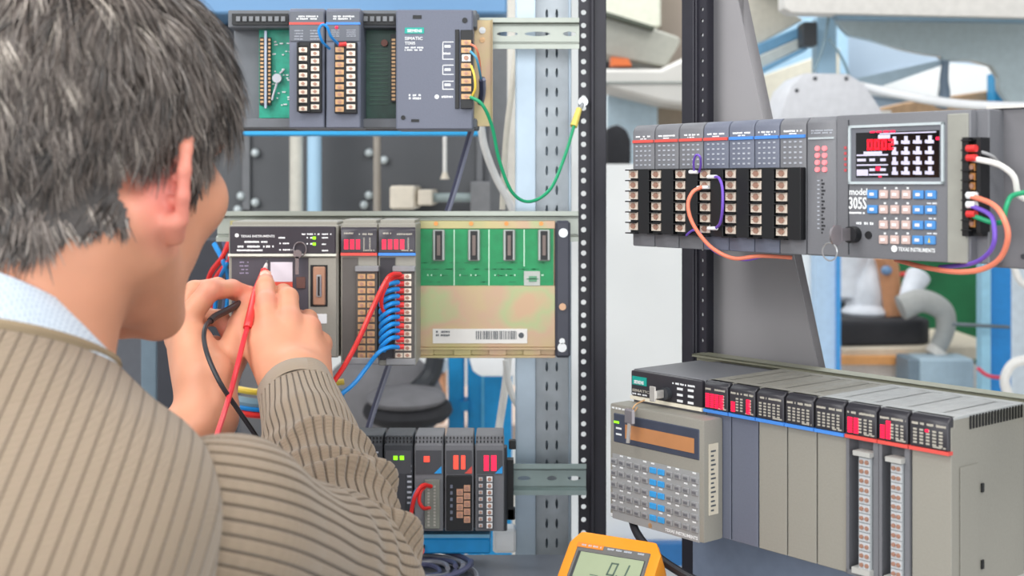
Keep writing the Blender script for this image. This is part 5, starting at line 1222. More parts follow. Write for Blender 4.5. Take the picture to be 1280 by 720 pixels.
# left hand (thumb side and palm towards the camera, fingers pointing right)
N_ = [Q(231, 402, 1.350), Q(220, 408, 1.372), Q(222, 424, 1.392), Q(232, 440, 1.400)]
for i, m_ in enumerate(N_):
    b = WL+(m_-WL)*.15+np.array([(-.004, -.010, -.006, .006)[i], (-.008, 0, .008, .012)[i], 0]); rc('palml', b, m_, .0185, (.0135, .0135, .0128, .0118)[i])
rc('palml', WL+np.array([0, 0, -.012]), WL+np.array([-.004, .008, .03]), .027, .026)
rc('palml', WL+np.array([-.006, .01, .03]), Q(244, 430, 1.345), .027, .020); rc('palml', WL+np.array([-.012, .016, .02]), Q(236, 440, 1.375), .022, .018)
chain('li', [N_[0], Q(262, 363, 1.355), Q(290, 361, 1.388), Q(309, 366, 1.405)], [.0135, .0112, .0098, .0082])
chain('lm', [N_[1], Q(243, 364, 1.385), Q(272, 358, 1.412), Q(297, 368, 1.424)], [.0132, .0112, .0096, .0082])
chain('lr', [N_[2], Q(256, 396, 1.425), Q(276, 398, 1.422), Q(284, 416, 1.408)], [.0126, .0102, .0092, .0080])
chain('lp', [N_[3], Q(256, 428, 1.425), Q(270, 430, 1.418), Q(278, 444, 1.404)], [.0116, .0094, .0084, .0074])
chain('lt', [Q(270, 482, 1.325), Q(289, 446, 1.345), Q(300, 408, 1.372), Q(308, 381, 1.394)], [.021, .0172, .0132, .0098])
GR = {}
for p in PRIM: GR.setdefault(p[0], []).append(p)
KG = {'head': .010, 'neck': .02, 'torso': .05, 'armr': .02, 'arml': .02, 'palmr': .010, 'palml': .012, 'ear1': .003, 'ear-1': .003}
def dist(p, X_):
    if p[1] == 'c':
        a, b, ra, rb = p[2:6]; ba = b-a; L2 = max(ba @ ba, 1e-12); h = np.clip(((X_-a) @ ba)/L2, 0, 1)
        return np.linalg.norm(X_-a-h[:, None]*ba, axis=1)-(ra+(rb-ra)*h)
    c, r, R = p[2:5]; q = (X_-c) @ R.T; k0 = np.linalg.norm(q/r, axis=1); k1 = np.linalg.norm(q/(r*r), axis=1)
    return k0*(k0-1)/np.maximum(k1, 1e-9)
def smin(a, b, k): h = np.maximum(k-np.abs(a-b), 0)/k; return np.minimum(a, b)-h*h*k*.25
def gdist(g, X_, cen=None, rad=0):
    d = None; k = KG.get(g, .004)
    for p in GR[g]:
        if cen is not None and dist(p, cen)[0] > rad+k: continue
        e = dist(p, X_); d = e if d is None else smin(d, e, k)
    return d
TREE = [('head', None), ('ear1', .003), ('ear-1', .003), ('neck', .018), ('torso', .05), ('armr', .03), ('arml', .03),
        ('palmr', .014), ('palml', .014)]
HANDS = [(['ri', 'rm', 'rr', 'rp'], .0015, .007), (['rt'], .001, .009), (['li', 'lm', 'lr', 'lp'], .0015, .007), (['lt'], .001, .009)]
def body(X_, cen=None, rad=0):
    d = np.full(len(X_), 9.)
    for g, k in TREE:
        e = gdist(g, X_, cen, rad+.03)
        if e is not None: d = smin(d, e, k or .004)
    for gs, k1, k2 in HANDS:
        f = None
        for g in gs:
            e = gdist(g, X_, cen, rad+.02)
            if e is not None: f = e if f is None else smin(f, e, k1)
        if f is not None: d = smin(d, f, k2)
    return d
def polygonise(hs, zcut):
    """surface nets over the blocks the surface passes through"""
    B = 16; lo = np.array([-.68, .70, ZC-.72]); hi = np.array([-.05, 1.46, ZC+.17]); nb = np.ceil((hi-lo)/(hs*B)).astype(int)
    ids = np.stack(np.meshgrid(*[np.arange(n) for n in nb], indexing='ij'), -1).reshape(-1, 3)
    cen = lo+(ids+.5)*hs*B; rad = hs*B*.5*math.sqrt(3)
    dc = body(cen); keep = ids[np.abs(dc) < rad*1.25+.02]
    g = np.stack(np.meshgrid(*[np.arange(-1, B+1)]*3, indexing='ij'), -1).reshape(-1, 3); n = B+2
    S = np.array([1, 100000, 10**10], dtype=np.int64); CV = []; CK = []; QD = []
    for b in keep:
        c = (lo+(b+.5)*hs*B)[None]; pts = lo+(b*B+g)*hs
        v = body(pts, c, rad+.01).reshape(n, n, n)
        if v.min() > 0 or v.max() < 0: continue
        base = b*B-1; ins = v < 0
        o = [v[i:n-1+i, j:n-1+j, k:n-1+k] for i in (0, 1) for j in (0, 1) for k in (0, 1)]
        neg = sum((q < 0).astype(int) for q in o); act = (neg > 0) & (neg < 8)
        # own cells only (indices 1..B of the cell grid shifted by the halo)
        own = np.zeros_like(act); own[1:, 1:, 1:] = True; A = np.argwhere(act & own)
        if len(A):
            acc = np.zeros((len(A), 3)); cnt = np.zeros(len(A))
            cor = [(i, j, k) for i in (0, 1) for j in (0, 1) for k in (0, 1)]
            val = np.stack([q[A[:, 0], A[:, 1], A[:, 2]] for q in o], 1)
            for x in range(8):
                for y in range(x+1, 8):
                    df = [cor[y][t_]-cor[x][t_] for t_ in range(3)]
                    if sum(abs(t_) for t_ in df) != 1: continue
                    cr = (val[:, x] < 0) != (val[:, y] < 0); tt = np.where(cr, val[:, x]/np.where(cr, val[:, x]-val[:, y], 1), 0)
                    acc += cr[:, None]*(np.array(cor[x])+tt[:, None]*np.array(df)); cnt += cr
            CV.append(lo+(base+A+acc/cnt[:, None])*hs); CK.append((base+A+5).astype(np.int64) @ S)
        for ax in range(3):
            sh = [0, 0, 0]; sh[ax] = 1
            a_ = ins[1:n-1, 1:n-1, 1:n-1]; b_ = ins[1+sh[0]:n-1+sh[0], 1+sh[1]:n-1+sh[1], 1+sh[2]:n-1+sh[2]]
            E = np.argwhere(a_ != b_)
            if not len(E): continue
            fl = a_[E[:, 0], E[:, 1], E[:, 2]]; G_ = (base+1+E+5).astype(np.int64)
            u_, w_ = [(1, 2), (2, 0), (0, 1)][ax]; du = np.zeros(3, int); dw = np.zeros(3, int); du[u_] = 1; dw[w_] = 1
            q = np.stack([(G_-du-dw) @ S, (G_-dw) @ S, G_ @ S, (G_-du) @ S], 1); q[~fl] = q[~fl][:, ::-1]; QD.append(q)
    V = np.concatenate(CV); K = np.concatenate(CK); Qd = np.concatenate(QD); od = np.argsort(K); K = K[od]; V = V[od]
    ix = np.searchsorted(K, Qd); ix[ix >= len(K)] = 0; ok = (K[ix] == Qd).all(1); return V, ix[ok]
def npmesh(name, V, F, m_, parent=None):
    me = bpy.data.meshes.new(name); me.vertices.add(len(V)); me.vertices.foreach_set('co', np.asarray(V, np.float32).ravel())
    k = F.shape[1]; me.loops.add(F.size); me.loops.foreach_set('vertex_index', F.ravel().astype(np.int32)); me.polygons.add(len(F))
    me.polygons.foreach_set('loop_start', np.arange(0, F.size, k, dtype=np.int32)); me.polygons.foreach_set('use_smooth', np.ones(len(F), bool))
    me.update(calc_edges=True); me.validate(); me.materials.append(m_)
    o = bpy.data.objects.new(name, me); COL.objects.link(o); o.parent = parent; return o
V, F = polygonise(.0021, 0)
person = npmesh('person', V, F, skin)
tag(person, 'grey-haired person seen from behind, in a taupe ribbed sweater, holding two test probes', 'person')
# redder skin on ear, knuckles and fingertips (a property of the skin)
fl = np.zeros(len(V), np.float32)
for c, r in [(hl((.081, -.012, -.025)), .035), (hl((-.081, -.012, -.025)), .035)]: fl = np.maximum(fl, np.clip(1.5-np.linalg.norm(V-c, axis=1)/r, 0, 1))
for c in [M_[0], M_[1], M_[2], Q(333, 378, 1.362), Q(332, 349, 1.408), Q(345, 374, 1.42), Q(309, 366, 1.405), Q(290, 361, 1.388), Q(308, 381, 1.394), Q(231, 402, 1.35), Q(284, 416, 1.408), Q(300, 408, 1.372), Q(262, 363, 1.355)]:
    fl = np.maximum(fl, .75*np.clip(1.3-np.linalg.norm(V-c, axis=1)/.014, 0, 1))
at = person.data.attributes.new('flush', 'FLOAT', 'POINT'); at.data.foreach_set('value', fl)
nt = skin.node_tree; N = nt.nodes; L = nt.links; bs = N['Principled BSDF']; src = bs.inputs['Base Color'].links[0].from_socket
an = N.new('ShaderNodeAttribute'); an.attribute_name = 'flush'; mx = N.new('ShaderNodeMix'); mx.data_type = 'RGBA'
L.new(an.outputs['Fac'], mx.inputs[0]); L.new(src, mx.inputs[6]); mx.inputs[7].default_value = lin('e58a7c')+(1,); L.new(mx.outputs[2], bs.inputs['Base Color'])
# eyes
for s in (-1, 1):
    c = hl((s*.031, .079, .004)); MB().ball(c, .0115, 16, 10).build('eyeball', mat('eye_white', 'e9e6e2', .2), person)
    c = hl((s*.031, .0885, .004)); MB().ball(c, .0045, 12, 8).build('iris', mat('eye_brown', '3a2418', .2), person)
# finger nails on the thumbs and index tips
for tip, prv in ((Q(332, 349, 1.408), Q(332, 357, 1.392)), (Q(308, 381, 1.394), Q(300, 408, 1.372)), (Q(325, 372, 1.398), Q(319, 400, 1.365)), (Q(309, 366, 1.405), Q(290, 361, 1.388))):
    d = (tip-prv)/np.linalg.norm(tip-prv); c = tip+d*.001; cam_d = (np.array([0, 0, ZC])-c); cam_d -= d*(cam_d @ d); cam_d += np.array([0, 0, .6]); cam_d -= d*(cam_d @ d); cam_d /= np.linalg.norm(cam_d)
    w_ = np.cross(d, cam_d); mm = MB(); n_ = 8; vv = []; ff = []
    for i in range(n_+1):
        for j in range(5):
            a = (j-2)/2*.75; l = -.006+.011*i/n_; rr = .0089-.0004*abs(i-4)/4
            vv.append(tuple(c+d*l+cam_d*rr*math.cos(a)+w_*rr*math.sin(a)))
    for i in range(n_):
        for j in range(4): ff.append((i*5+j, i*5+j+1, i*5+j+6, i*5+j+5))
    mm.add(vv, ff); mm.build('finger_nail', mat('nail', 'e8ab93', .3, coat=.2), person)

# ---- sweater
def sweater_mat():
    m = bpy.data.materials.new('taupe_ribbed_knit'); m.use_nodes = True; nt = m.node_tree; N = nt.nodes; L = nt.links; b = N['Principled BSDF']
    b.inputs['Roughness'].default_value = .85; b.inputs['Specular IOR Level'].default_value = .2; b.inputs['Sheen Weight'].default_value = .25
    rib = N.new('ShaderNodeAttribute'); rib.attribute_name = 'rib'; uv = N.new('ShaderNodeAttribute'); uv.attribute_name = 'knit'
    sp = N.new('ShaderNodeSeparateXYZ'); L.new(uv.outputs['Vector'], sp.inputs[0])
    def mth(op, a, b_=None, c_=None):
        n = N.new('ShaderNodeMath'); n.operation = op
        for i, q in enumerate((a, b_, c_)):
            if q is None: continue
            if isinstance(q, (int, float)): n.inputs[i].default_value = q
            else: L.new(q, n.inputs[i])
        return n.outputs[0]
    # stitches: small v shapes
    sx = mth('SINE', mth('MULTIPLY', sp.outputs[0], 2*math.pi/.0021)); ax = mth('ABSOLUTE', sx)
    sy = mth('SINE', mth('ADD', mth('MULTIPLY', sp.outputs[1], 2*math.pi/.0024), mth('MULTIPLY', ax, 1.6)))
    st = mth('ADD', mth('MULTIPLY', ax, .5), mth('MULTIPLY', sy, .35))
    # rib grooves: narrow valley once per period
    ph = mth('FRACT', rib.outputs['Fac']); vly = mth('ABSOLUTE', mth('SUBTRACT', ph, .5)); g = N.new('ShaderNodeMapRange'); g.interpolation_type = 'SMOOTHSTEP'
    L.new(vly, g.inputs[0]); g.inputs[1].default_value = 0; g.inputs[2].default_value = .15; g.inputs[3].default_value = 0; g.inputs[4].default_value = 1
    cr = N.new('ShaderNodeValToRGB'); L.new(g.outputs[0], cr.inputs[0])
    cr.color_ramp.elements[0].color = lin('766654')+(1,); cr.color_ramp.elements[1].color = lin('9b8a77')+(1,)  # groove shade put into the yarn colour, darker along each rib valley
    no = N.new('ShaderNodeTexNoise'); no.inputs['Scale'].default_value = 500; no.inputs['Detail'].default_value = 3
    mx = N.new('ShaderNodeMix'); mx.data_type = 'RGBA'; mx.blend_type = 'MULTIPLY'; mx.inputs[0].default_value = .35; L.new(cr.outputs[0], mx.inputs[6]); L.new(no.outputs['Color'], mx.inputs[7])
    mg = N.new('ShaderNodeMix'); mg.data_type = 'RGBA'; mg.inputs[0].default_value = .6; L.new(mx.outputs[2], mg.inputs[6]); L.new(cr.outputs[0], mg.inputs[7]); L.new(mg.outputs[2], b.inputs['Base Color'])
    b1 = N.new('ShaderNodeBump'); b1.inputs['Strength'].default_value = .65; b1.inputs['Distance'].default_value = .0016; L.new(g.outputs[0], b1.inputs['Height'])
    b2 = N.new('ShaderNodeBump'); b2.inputs['Strength'].default_value = .55; b2.inputs['Distance'].default_value = .0006; L.new(st, b2.inputs['Height']); L.new(b1.outputs[0], b2.inputs['Normal'])
    L.new(b2.outputs[0], b.inputs['Normal']); return m
knit = sweater_mat()
def grid_faces(nu, nv, off=0, wrap=True):
    i, j = np.meshgrid(np.arange(nv-1), np.arange(nu if wrap else nu-1), indexing='ij'); j2 = (j+1) % nu if wrap else j+1
    return (np.stack([i*nu+j, i*nu+j2, (i+1)*nu+j2, (i+1)*nu+j], -1).reshape(-1, 4)+off)
def interp(keys, n):      # catmull-rom through rows of numbers
    K = np.array(keys, float); m = len(K); t = np.linspace(0, m-1, n); i = np.clip(t.astype(int), 0, m-2); f = (t-i)[:, None]
    g = lambda k: K[np.clip(k, 0, m-1)]
    p0, p1, p2, p3 = g(i-1), g(i), g(i+1), g(i+2); return .5*((2*p1)+(p2-p0)*f+(2*p0-5*p1+4*p2-p3)*f*f+(3*p1-p0-3*p2+p3)*f**3)
# torso rings: half width, half depth, height below the eye, tilt (back higher), shift forward
rings = [(.070, .066, -.124, .026, .004), (.080, .074, -.112, .028, .002), (.094, .083, -.121, .027, -.002), (.118, .090, -.136, .022, -.008), (.146, .096, -.152, .015, -.012),
         (.170, .105, -.173, .008, -.018), (.186, .114, -.205, .002, -.024), (.187, .122, -.25, 0, -.026), (.184, .126, -.32, 0, -.026), (.182, .130, -.42, 0, -.024), (.182, .13, -.52, 0, -.02), (.184, .13, -.62, 0, -.02)]
NU, NV = 420, 300
R_ = interp(rings, NV); th = np.linspace(0, 2*math.pi, NU, endpoint=False)
ca, sa = np.cos(th), np.sin(th); ex = 2/2.25
cx_, cy_ = np.sign(ca)*np.abs(ca)**ex, np.sign(sa)*np.abs(sa)**ex      # x right, y forward
lx = R_[:, 0:1]*cx_; ly = R_[:, 1:2]*cy_+R_[:, 4:5]; lz = R_[:, 2:3]-R_[:, 3:4]*cy_
ly = ly-.35*np.clip(-.13-lz, 0, 1)
# spine hollow and shoulder blades
blade = lambda x0, z0, sx_, sz_: np.exp(-((lx-x0)/sx_)**2-((lz-z0)/sz_)**2)*(cy_ < 0)
ly = ly-.010*blade(.09, -.24, .05, .06)-.010*blade(-.09, -.24, .05, .06)+.007*blade(0, -.26, .022, .12)
# soft drape folds running to the armhole
ly = ly+.0025*np.sin((lx*.8+lz*1.2)*55+1.5*np.sin(lz*30))*np.clip((-.14-lz)*9, 0, 1)*(cy_ < .2)
TV = NB*np.array([1, 1, 0])+np.array([0, 0, ZC])+lx[..., None]*TR+ly[..., None]*TF+lz[..., None]*UP
rib_t = (.79*lx+.436*ly-.348*lz)/.0090; kn_t = np.stack([lx, -lz+ly*.3, 0*lx], -1)
SV = [TV.reshape(-1, 3)]; SF = [grid_faces(NU, NV)]; RB = [rib_t.ravel()]; KN = [kn_t.reshape(-1, 3)]
def sleeve(keys, nv, nu, nrib, foldf, up0):
    """keys: x, y, z, radius along a, radius along b"""
    K = interp(keys, nv); C = K[:, :3]; T = np.gradient(C, axis=0); ds = np.linalg.norm(T, axis=1); T /= ds[:, None]; s_ = np.cumsum(ds)-ds[0]
    A = np.zeros((nv, 3)); a = up0-T[0]*(up0 @ T[0]); a /= np.linalg.norm(a)
    for i in range(nv): a = a-T[i]*(a @ T[i]); a /= np.linalg.norm(a); A[i] = a
    Bv = np.cross(T, A); t_ = np.linspace(0, 2*math.pi, nu, endpoint=False); S_ = s_/s_[-1]
    fold = foldf(S_[:, None], t_[None], s_[-1]); ribn = np.arange(nu)/nu*nrib
    ph = np.abs((ribn % 1)-.5); gr = np.clip(ph/.2, 0, 1); gr = gr*gr*(3-2*gr)
    amp = np.clip((1-S_)/.06, 0, 1)[:, None]*.0 + np.where(S_ < .955, 1, 0)[:, None]
    ra = K[:, 3:4]+fold+(gr[None]-1)*.0016*amp; rb = K[:, 4:5]+fold+(gr[None]-1)*.0016*amp
    V_ = C[:, None]+ra[..., None]*np.cos(t_)[None, :, None]*A[:, None]+rb[..., None]*np.sin(t_)[None, :, None]*Bv[:, None]
    off = sum(len(q) for q in SV); SV.append(V_.reshape(-1, 3)); SF.append(grid_faces(nu, nv, off)); rb_ = np.repeat(ribn[None], nv, 0).astype(float)
    rb_[S_ >= .955] = 0; RB.append(rb_.ravel())
    per = 2*math.pi*.05; KN.append(np.stack([np.repeat((t_/(2*math.pi)*per)[None], nv, 0), np.repeat(s_[:, None], nu, 1), np.zeros((nv, nu))], -1).reshape(-1, 3))
n1 = lambda v: v/np.linalg.norm(v)
ua = ER-SR; fa = WR-ER
def foldR(S, t, Ltot):
    f = 0
    # crease rings gathered in the crook and wrinkles round the elbow
    for c, wd, am, ph, tw in ((.30, .035, .004, 0, .05), (.38, .024, .006, .4, .04), (.44, .020, .008, -.2, .05), (.49, .018, .008, .1, .05), (.545, .014, .009, .3, -.03), (.585, .013, .008, 2., .035), (.625, .013, .009, 0, .04), (.67, .014, .007, .5, -.03), (.715, .014, .006, 1.8, .03), (.77, .018, .004, 1.2, -.04), (.82, .03, .0025, 2, .03)):
        f = f+am*np.exp(-((S-c-tw*np.sin(t+ph))/wd)**2)*(.80+.30*np.cos(t-1.2+ph))
    return f+.002*np.sin(t*3+S*20)
kR = [tuple(SR-TR*.050)+(.030, .030), tuple(SR-TR*.022)+(.052, .050), tuple(SR+ua*.06)+(.062, .060), tuple(SR+ua*.25)+(.062, .060), tuple(SR+ua*.5)+(.057, .058), tuple(SR+ua*.8)+(.056, .057),
      tuple(ER+n1(ua-fa)*.004)+(.055, .056), tuple(ER+fa*.18)+(.054, .055), tuple(ER+fa*.45)+(.050, .050), tuple(ER+fa*.7)+(.046, .045), tuple(ER+fa*.86)+(.0420, .040), tuple(ER+fa*.95)+(.0395, .0375), tuple(WR+fa*.02)+(.038, .0365)]
sleeve(kR, 520, 640, 40, foldR, UP)
# folded end of the cuff
def cuff_end(c, d, ra, rb, A0):
    A = n1(A0-d*(A0 @ d)); B_ = np.cross(d, A); off = sum(len(q) for q in SV); nu = 96; t_ = np.linspace(0, 2*math.pi, nu, endpoint=False); rws_ = []
    for k, (l, q) in enumerate(((-.024, .0008), (-.002, .0010), (.0, -.0006), (-.003, -.005), (-.02, -.006))):
        rws_.append(c+d*l+(ra+q)*np.cos(t_)[:, None]*A+(rb+q)*np.sin(t_)[:, None]*B_)
    SV.append(np.concatenate(rws_)); SF.append(grid_faces(nu, 5, off)); RB.append(np.zeros(nu*5)); KN.append(np.zeros((nu*5, 3)))
cuff_end(WR+fa*.02, n1(fa), .038, .0365, UP)
ual = EL-SL; fal = WL-EL
kL = [tuple(SL-ual*.15+TR*.05)+(.07, .066), tuple(SL)+(.072, .068), tuple(SL+ual*.5)+(.06, .06), tuple(EL)+(.055, .055), tuple(EL+fal*.3)+(.052, .05), tuple(EL+fal*.52)+(.046, .044), tuple(EL+fal*.56)+(.046, .044)]
sleeve(kL, 160, 200, 36, lambda S, t, L_: .003*np.sin(S*60+np.sin(t)*2)*np.exp(-((S-.5)/.2)**2), UP)
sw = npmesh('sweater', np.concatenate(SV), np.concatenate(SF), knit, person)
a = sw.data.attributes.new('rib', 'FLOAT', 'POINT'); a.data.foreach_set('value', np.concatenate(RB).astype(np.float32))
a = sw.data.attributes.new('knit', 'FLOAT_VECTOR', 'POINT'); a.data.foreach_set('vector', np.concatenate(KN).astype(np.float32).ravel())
# neckline band and armhole seam as raised rolls
nbp = [NB*np.array([1, 1, 0])+np.array([0, 0, ZC])+TR*R_[27, 0]*cx_[i]+TF*(R_[27, 1]*cy_[i]+R_[27, 4])+UP*(R_[27, 2]-R_[27, 3]*cy_[i]+.001) for i in range(0, NU, 10)]
MB().tube(nbp+[nbp[0]], .0045, 8, 2, cap=False).build('neckline_band', mat('taupe_band', '958369', .85), person)
# ---- shirt collar
def cloth_shirt():
    m = mat('pale_shirt_cloth', 'dfe6ee', .7, var=.0); nt = m.node_tree; N = nt.nodes; L = nt.links; b = N['Principled BSDF']
    tc = N.new('ShaderNodeTexCoord'); vo = N.new('ShaderNodeTexVoronoi'); vo.inputs['Scale'].default_value = 420; vo.inputs['Randomness'].default_value = .15; L.new(tc.outputs['Object'], vo.inputs['Vector'])
    cr = N.new('ShaderNodeValToRGB'); L.new(vo.outputs['Distance'], cr.inputs[0]); cr.color_ramp.elements[0].position = .2; cr.color_ramp.elements[1].position = .5
    cr.color_ramp.elements[0].color = lin('a3b3c6')+(1,); cr.color_ramp.elements[1].color = lin('cfdae6')+(1,); L.new(cr.outputs[0], b.inputs['Base Color']); return m
shirt = cloth_shirt()
nu, rowsC = 160, []
t_ = np.linspace(-math.pi/2-2.75, -math.pi/2+2.75, nu)       # open at the front
cs, sn = np.cos(t_), np.sin(t_)
prof = [(.0640, -.125, .034), (.0640, -.108, .040), (.0645, -.094, .042), (.0665, -.0890, .042), (.0700, -.0890, .0415), (.0760, -.098, .038), (.0820, -.110, .033), (.0870, -.1190, .030), (.0865, -.1210, .030), (.083, -.1190, .031)]
for r_, z0_, tilt in prof:
    open_ = np.clip((np.abs(t_+math.pi/2)-1.6)/1.15, 0, 1)
    rr = r_*(1+.05*open_); zz = z0_-tilt*sn-.008*open_
    rowsC.append(NB*np.array([1, 1, 0])+np.array([0, 0, ZC])+(rr*cs)[:, None]*TR+(rr*sn*.98+.004)[:, None]*TF+zz[:, None]*UP)
npmesh('shirt_collar', np.concatenate(rowsC), grid_faces(nu, len(prof), 0, False), shirt, person)
# ---- hair
HV = (V-HC) @ HR.T/HS     # head-local coordinates of the skin
def hairline(q):
    x, y, z = q[:, 0], q[:, 1], q[:, 2]; ax = np.abs(x)
    back = z > np.where(y < -.03, -.070+np.clip((y+.075), 0, 1)*.55, -.048)
    earz = .006+.0*y
    side = np.where(y < -.046, True, np.where(y < .012, z > earz, np.where(y < .034, z > -.022-(.034-y)*.2, z > .028+(y-.034)*1.0)))
    return back & side & ~((y > .052+.5*np.clip(z-.06, 0, 1)) & (z < .082))
inhead = (np.linalg.norm(HV-np.array([0, 0, .02]), axis=1) < .135) & (np.abs(HV[:, 0]) < .0795)
sel = inhead & hairline(HV)
fm = sel[F].all(1); FH = F[fm]; used = np.unique(FH); mp = np.full(len(V), -1); mp[used] = np.arange(len(used))
# vertex normals of the scalp from the distance field
def sdn(X_):
    e = .001; return n_rows(np.stack([body(X_+np.eye(3)[i]*e)-body(X_-np.eye(3)[i]*e) for i in range(3)], 1))
def n_rows(a): return a/np.maximum(np.linalg.norm(a, axis=1, keepdims=True), 1e-9)
hv = V[used]; hn = n_rows((((hv-HC) @ HR.T/HS)/np.array([.077, .098, .09])**2) @ HR)
cap_t = .004+.0035*np.sin(hv[:, 0]*160)*np.sin(hv[:, 1]*140+1)*0
hairdark = mat('dark_grey_scalp_hair', '4e4947', .7, var=.2, scale=300)
npmesh('hair_cap', hv+hn*.0035, mp[FH], hairdark, person)
NS = 42000
fc = V[FH].mean(1); pick = RNG.integers(0, len(FH), NS); root = fc[pick]+RNG.normal(0, .0008, (NS, 3))
ql = (root-HC) @ HR.T/HS
fN = np.cross(V[FH[:, 2]]-V[FH[:, 0]], V[FH[:, 3]]-V[FH[:, 1]]); fN = n_rows(fN); VN = np.zeros_like(V)
for c_ in range(4): np.add.at(VN, FH[:, c_], fN)
VN = n_rows(VN); mN = n_rows(VN[FH].mean(1)) @ HR.T
if (mN*((fc-HC) @ HR.T)).sum() < 0: mN = -mN
wN = np.clip((-.01-ql[:, 2:3])/.03, 0, 1); nl = n_rows(n_rows(ql/np.array([.077, .098, .09])**2)*(1-wN)+mN[pick]*wN); nl0 = nl.copy()
crown = np.array([.01, -.045, .118]); away = ql-crown; away -= nl*(away*nl).sum(1)[:, None]; away = n_rows(away)
down = np.array([0, .10, -1.]) - nl*(nl @ np.array([0, .10, -1.]))[:, None]; down = n_rows(down)
wt = np.clip((.085-ql[:, 2])/.05, 0, 1)[:, None]; dr = n_rows(away*(1-wt)+down*wt)
# clumps: neighbouring strands share a lean
cell = np.floor(ql/.0062).astype(int); hsh = (cell[:, 0]*73856093 ^ cell[:, 1]*19349663 ^ cell[:, 2]*83492791) & 4095
CL = RNG.normal(0, 1, (4096, 3)); cl = CL[hsh]
sd = np.cross(nl, dr); lean = (cl[:, :1]*.46+RNG.normal(0, .2, (NS, 1)))
dr = n_rows(dr+sd*lean); lift = .24+.18*np.clip(cl[:, 1:2], -1, 1.5)+RNG.normal(0, .05, (NS, 1))+.16*np.clip((ql[:, 2:3]-.05)/.06, 0, 1)
ln = (.028+.016*np.clip((ql[:, 2]+.02)/.1, 0, 1)+.004*cl[:, 2]+RNG.normal(0, .004, NS)).clip(.010, .055)
ln = np.where(ql[:, 2] < -.045, ln*.75, ln); ln = np.where((ql[:, 1] < -.03) & (ql[:, 1] > -.07) & (ql[:, 2] < .0), ln*.55, ln); ln = np.where((ql[:, 1] > .01) & (ql[:, 2] < .03), ln*.75, ln)
NSEG = 5; pts = [ql.copy()]; cur = ql.copy(); d = n_rows(dr+nl*np.clip(lift, .04, .6)*1.3)
for k in range(NSEG):
    cur = cur+d*(ln/NSEG)[:, None]; pts.append(cur.copy())
    nn = n_rows(n_rows(cur/np.array([.077, .098, .09])**2)*(1-wN)+nl0*wN); tg = dr-nn*(dr*nn).sum(1)[:, None]; d = n_rows(tg+nn*np.clip(lift, .04, .6)*(.55-.22*k)+np.array([0, 0, -.10]))
pts = np.stack(pts, 1); wid = (.00042+RNG.random(NS)*.0003)[:, None, None]; taper = np.array([1, 1, .9, .75, .5, .12])[None, :, None]
tang = np.gradient(pts, axis=1); nn = n_rows((pts/np.array([.077, .098, .09])**2).reshape(-1, 3)).reshape(pts.shape); side_ = np.cross(nn, tang); side_ /= np.maximum(np.linalg.norm(side_, axis=2, keepdims=True), 1e-9)
tw = RNG.normal(0, .5, (NS, 1, 1)); side_ = side_+nn*tw; side_ /= np.linalg.norm(side_, axis=2, keepdims=True)
A_ = pts-side_*wid*taper; B_ = pts+side_*wid*taper; HVt = np.stack([A_, B_], 2).reshape(-1, 3) @ HR*HS+HC
b0 = (np.arange(NS)*(NSEG+1)*2)[:, None]; kk_ = np.arange(NSEG)[None]*2; FF = np.stack([b0+kk_, b0+kk_+1, b0+kk_+3, b0+kk_+2], -1).reshape(-1, 4)
def hair_mat():
    m = bpy.data.materials.new('grey_brown_hair'); m.use_nodes = True; nt = m.node_tree; N = nt.nodes; L = nt.links; b = N['Principled BSDF']
    b.inputs['Roughness'].default_value = .42; b.inputs['Specular IOR Level'].default_value = .6
    a_ = N.new('ShaderNodeAttribute'); a_.attribute_name = 'tone'; cr = N.new('ShaderNodeValToRGB'); L.new(a_.outputs['Fac'], cr.inputs[0]); e = cr.color_ramp.elements
    e[0].color = lin('2e2a28')+(1,); e[1].color = lin('c9beb2')+(1,)
    for p_, c in ((.3, '5c524c'), (.6, '796e67'), (.85, '9b918a')): q = e.new(p_); q.color = lin(c)+(1,)
    L.new(cr.outputs[0], b.inputs['Base Color']); return m
hr = npmesh('hair', HVt, FF, hair_mat(), person); hr['kind'] = 'stuff'
tone = np.clip(.40+.22*cl[:, 0]+RNG.normal(0, .22, NS), 0, 1)
a = hr.data.attributes.new('tone', 'FLOAT', 'POINT'); a.data.foreach_set('value', np.repeat(tone, (NSEG+1)*2).astype(np.float32))
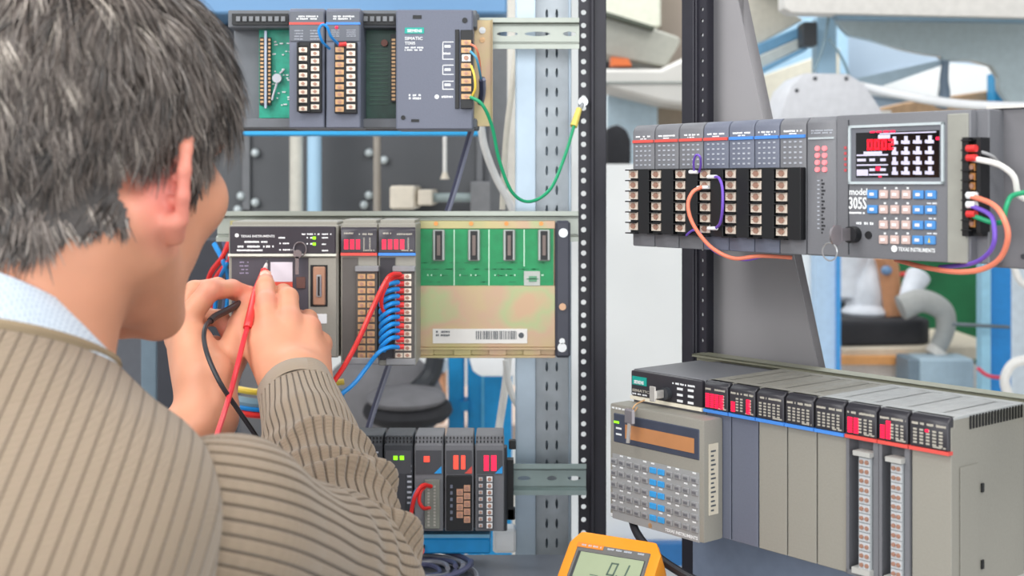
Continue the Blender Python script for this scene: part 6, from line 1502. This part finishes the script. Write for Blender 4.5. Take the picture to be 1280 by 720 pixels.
# ---- test probes and their leads
o = cable('red_test_lead', PL([(309, 410, 1.335), (305, 424, 1.315), (298, 452, 1.29), (289, 487, 1.265), (279, 520, 1.22), (268, 556, 1.15), (262, 600, 1.08)]), .0028, mat('crimson_lead', 'd83440', .35), 'crimson test lead running down from the right hand past the shoulder', 'test lead')
t = empty('red_test_probe', P(331, 337, 1.43), label='red test probe pinched upright in the right hand against the switch panel', cat='test probe')
rel(MB().tube(PL([(309, 410, 1.335), (312, 398, 1.345), (320, 366, 1.395), (329, 344, 1.430), (331, 338, 1.436)]), .0046, 12), t).build('handle', red, t, bevel=0)
rel(MB().cyl(P(331, 337, 1.4365), P(333, 330, 1.446), .0030, 12, .0016), t).build('guard', mat('pale_guard', 'e6d8d6', .4), t)
rel(MB().cyl(P(333, 331, 1.445), P(334, 326, 1.457), .0010, 8), t).build('metal_tip', steel, t)
o = cable('black_test_lead', PL([(263, 401, 1.335), (257, 408, 1.315), (255, 424, 1.295), (261, 448, 1.270), (276, 480, 1.255), (296, 510, 1.26), (318, 542, 1.265), (332, 566, 1.26)]), .0025, wireblack, 'black test lead hanging between the two hands down behind the sleeve', 'test lead')
t = empty('black_test_probe', P(290, 388, 1.38), label='black test probe held between the thumb and fingers of the left hand', cat='test probe')
rel(MB().tube(PL([(263, 401, 1.335), (270, 395, 1.345), (284, 388, 1.362), (300, 379, 1.388), (312, 371, 1.410)]), [.0038, .0060, .0055, .0050, .004], 12), t).build('handle', mat('probe_black', '2c2a2c', .4), t)
rel(MB().cyl(P(312, 371, 1.410), P(326, 362, 1.452), .001, 8), t).build('metal_tip', steel, t)

# ---- tiny joined print, slots and contacts are stuff
for o in list(COL.objects):
    if o.parent and o.name.split('.')[0] in ('vent_slots', 'comb_teeth', 'printed_legend', 'legend', 'circuit_traces', 'contact_pins', 'key_legend', 'terminal_marks', 'contacts', 'solder_print', 'board_print', 'barcode', 'side_lettering', 'lettering', 'display_print', 'lit_lamps', 'chip_marking', 'slot_hole', 'lower_flange', 'vented_roof', 'barrier_rib', 'barrier', 'digits', 'red_digits'): o['kind'] = 'stuff'
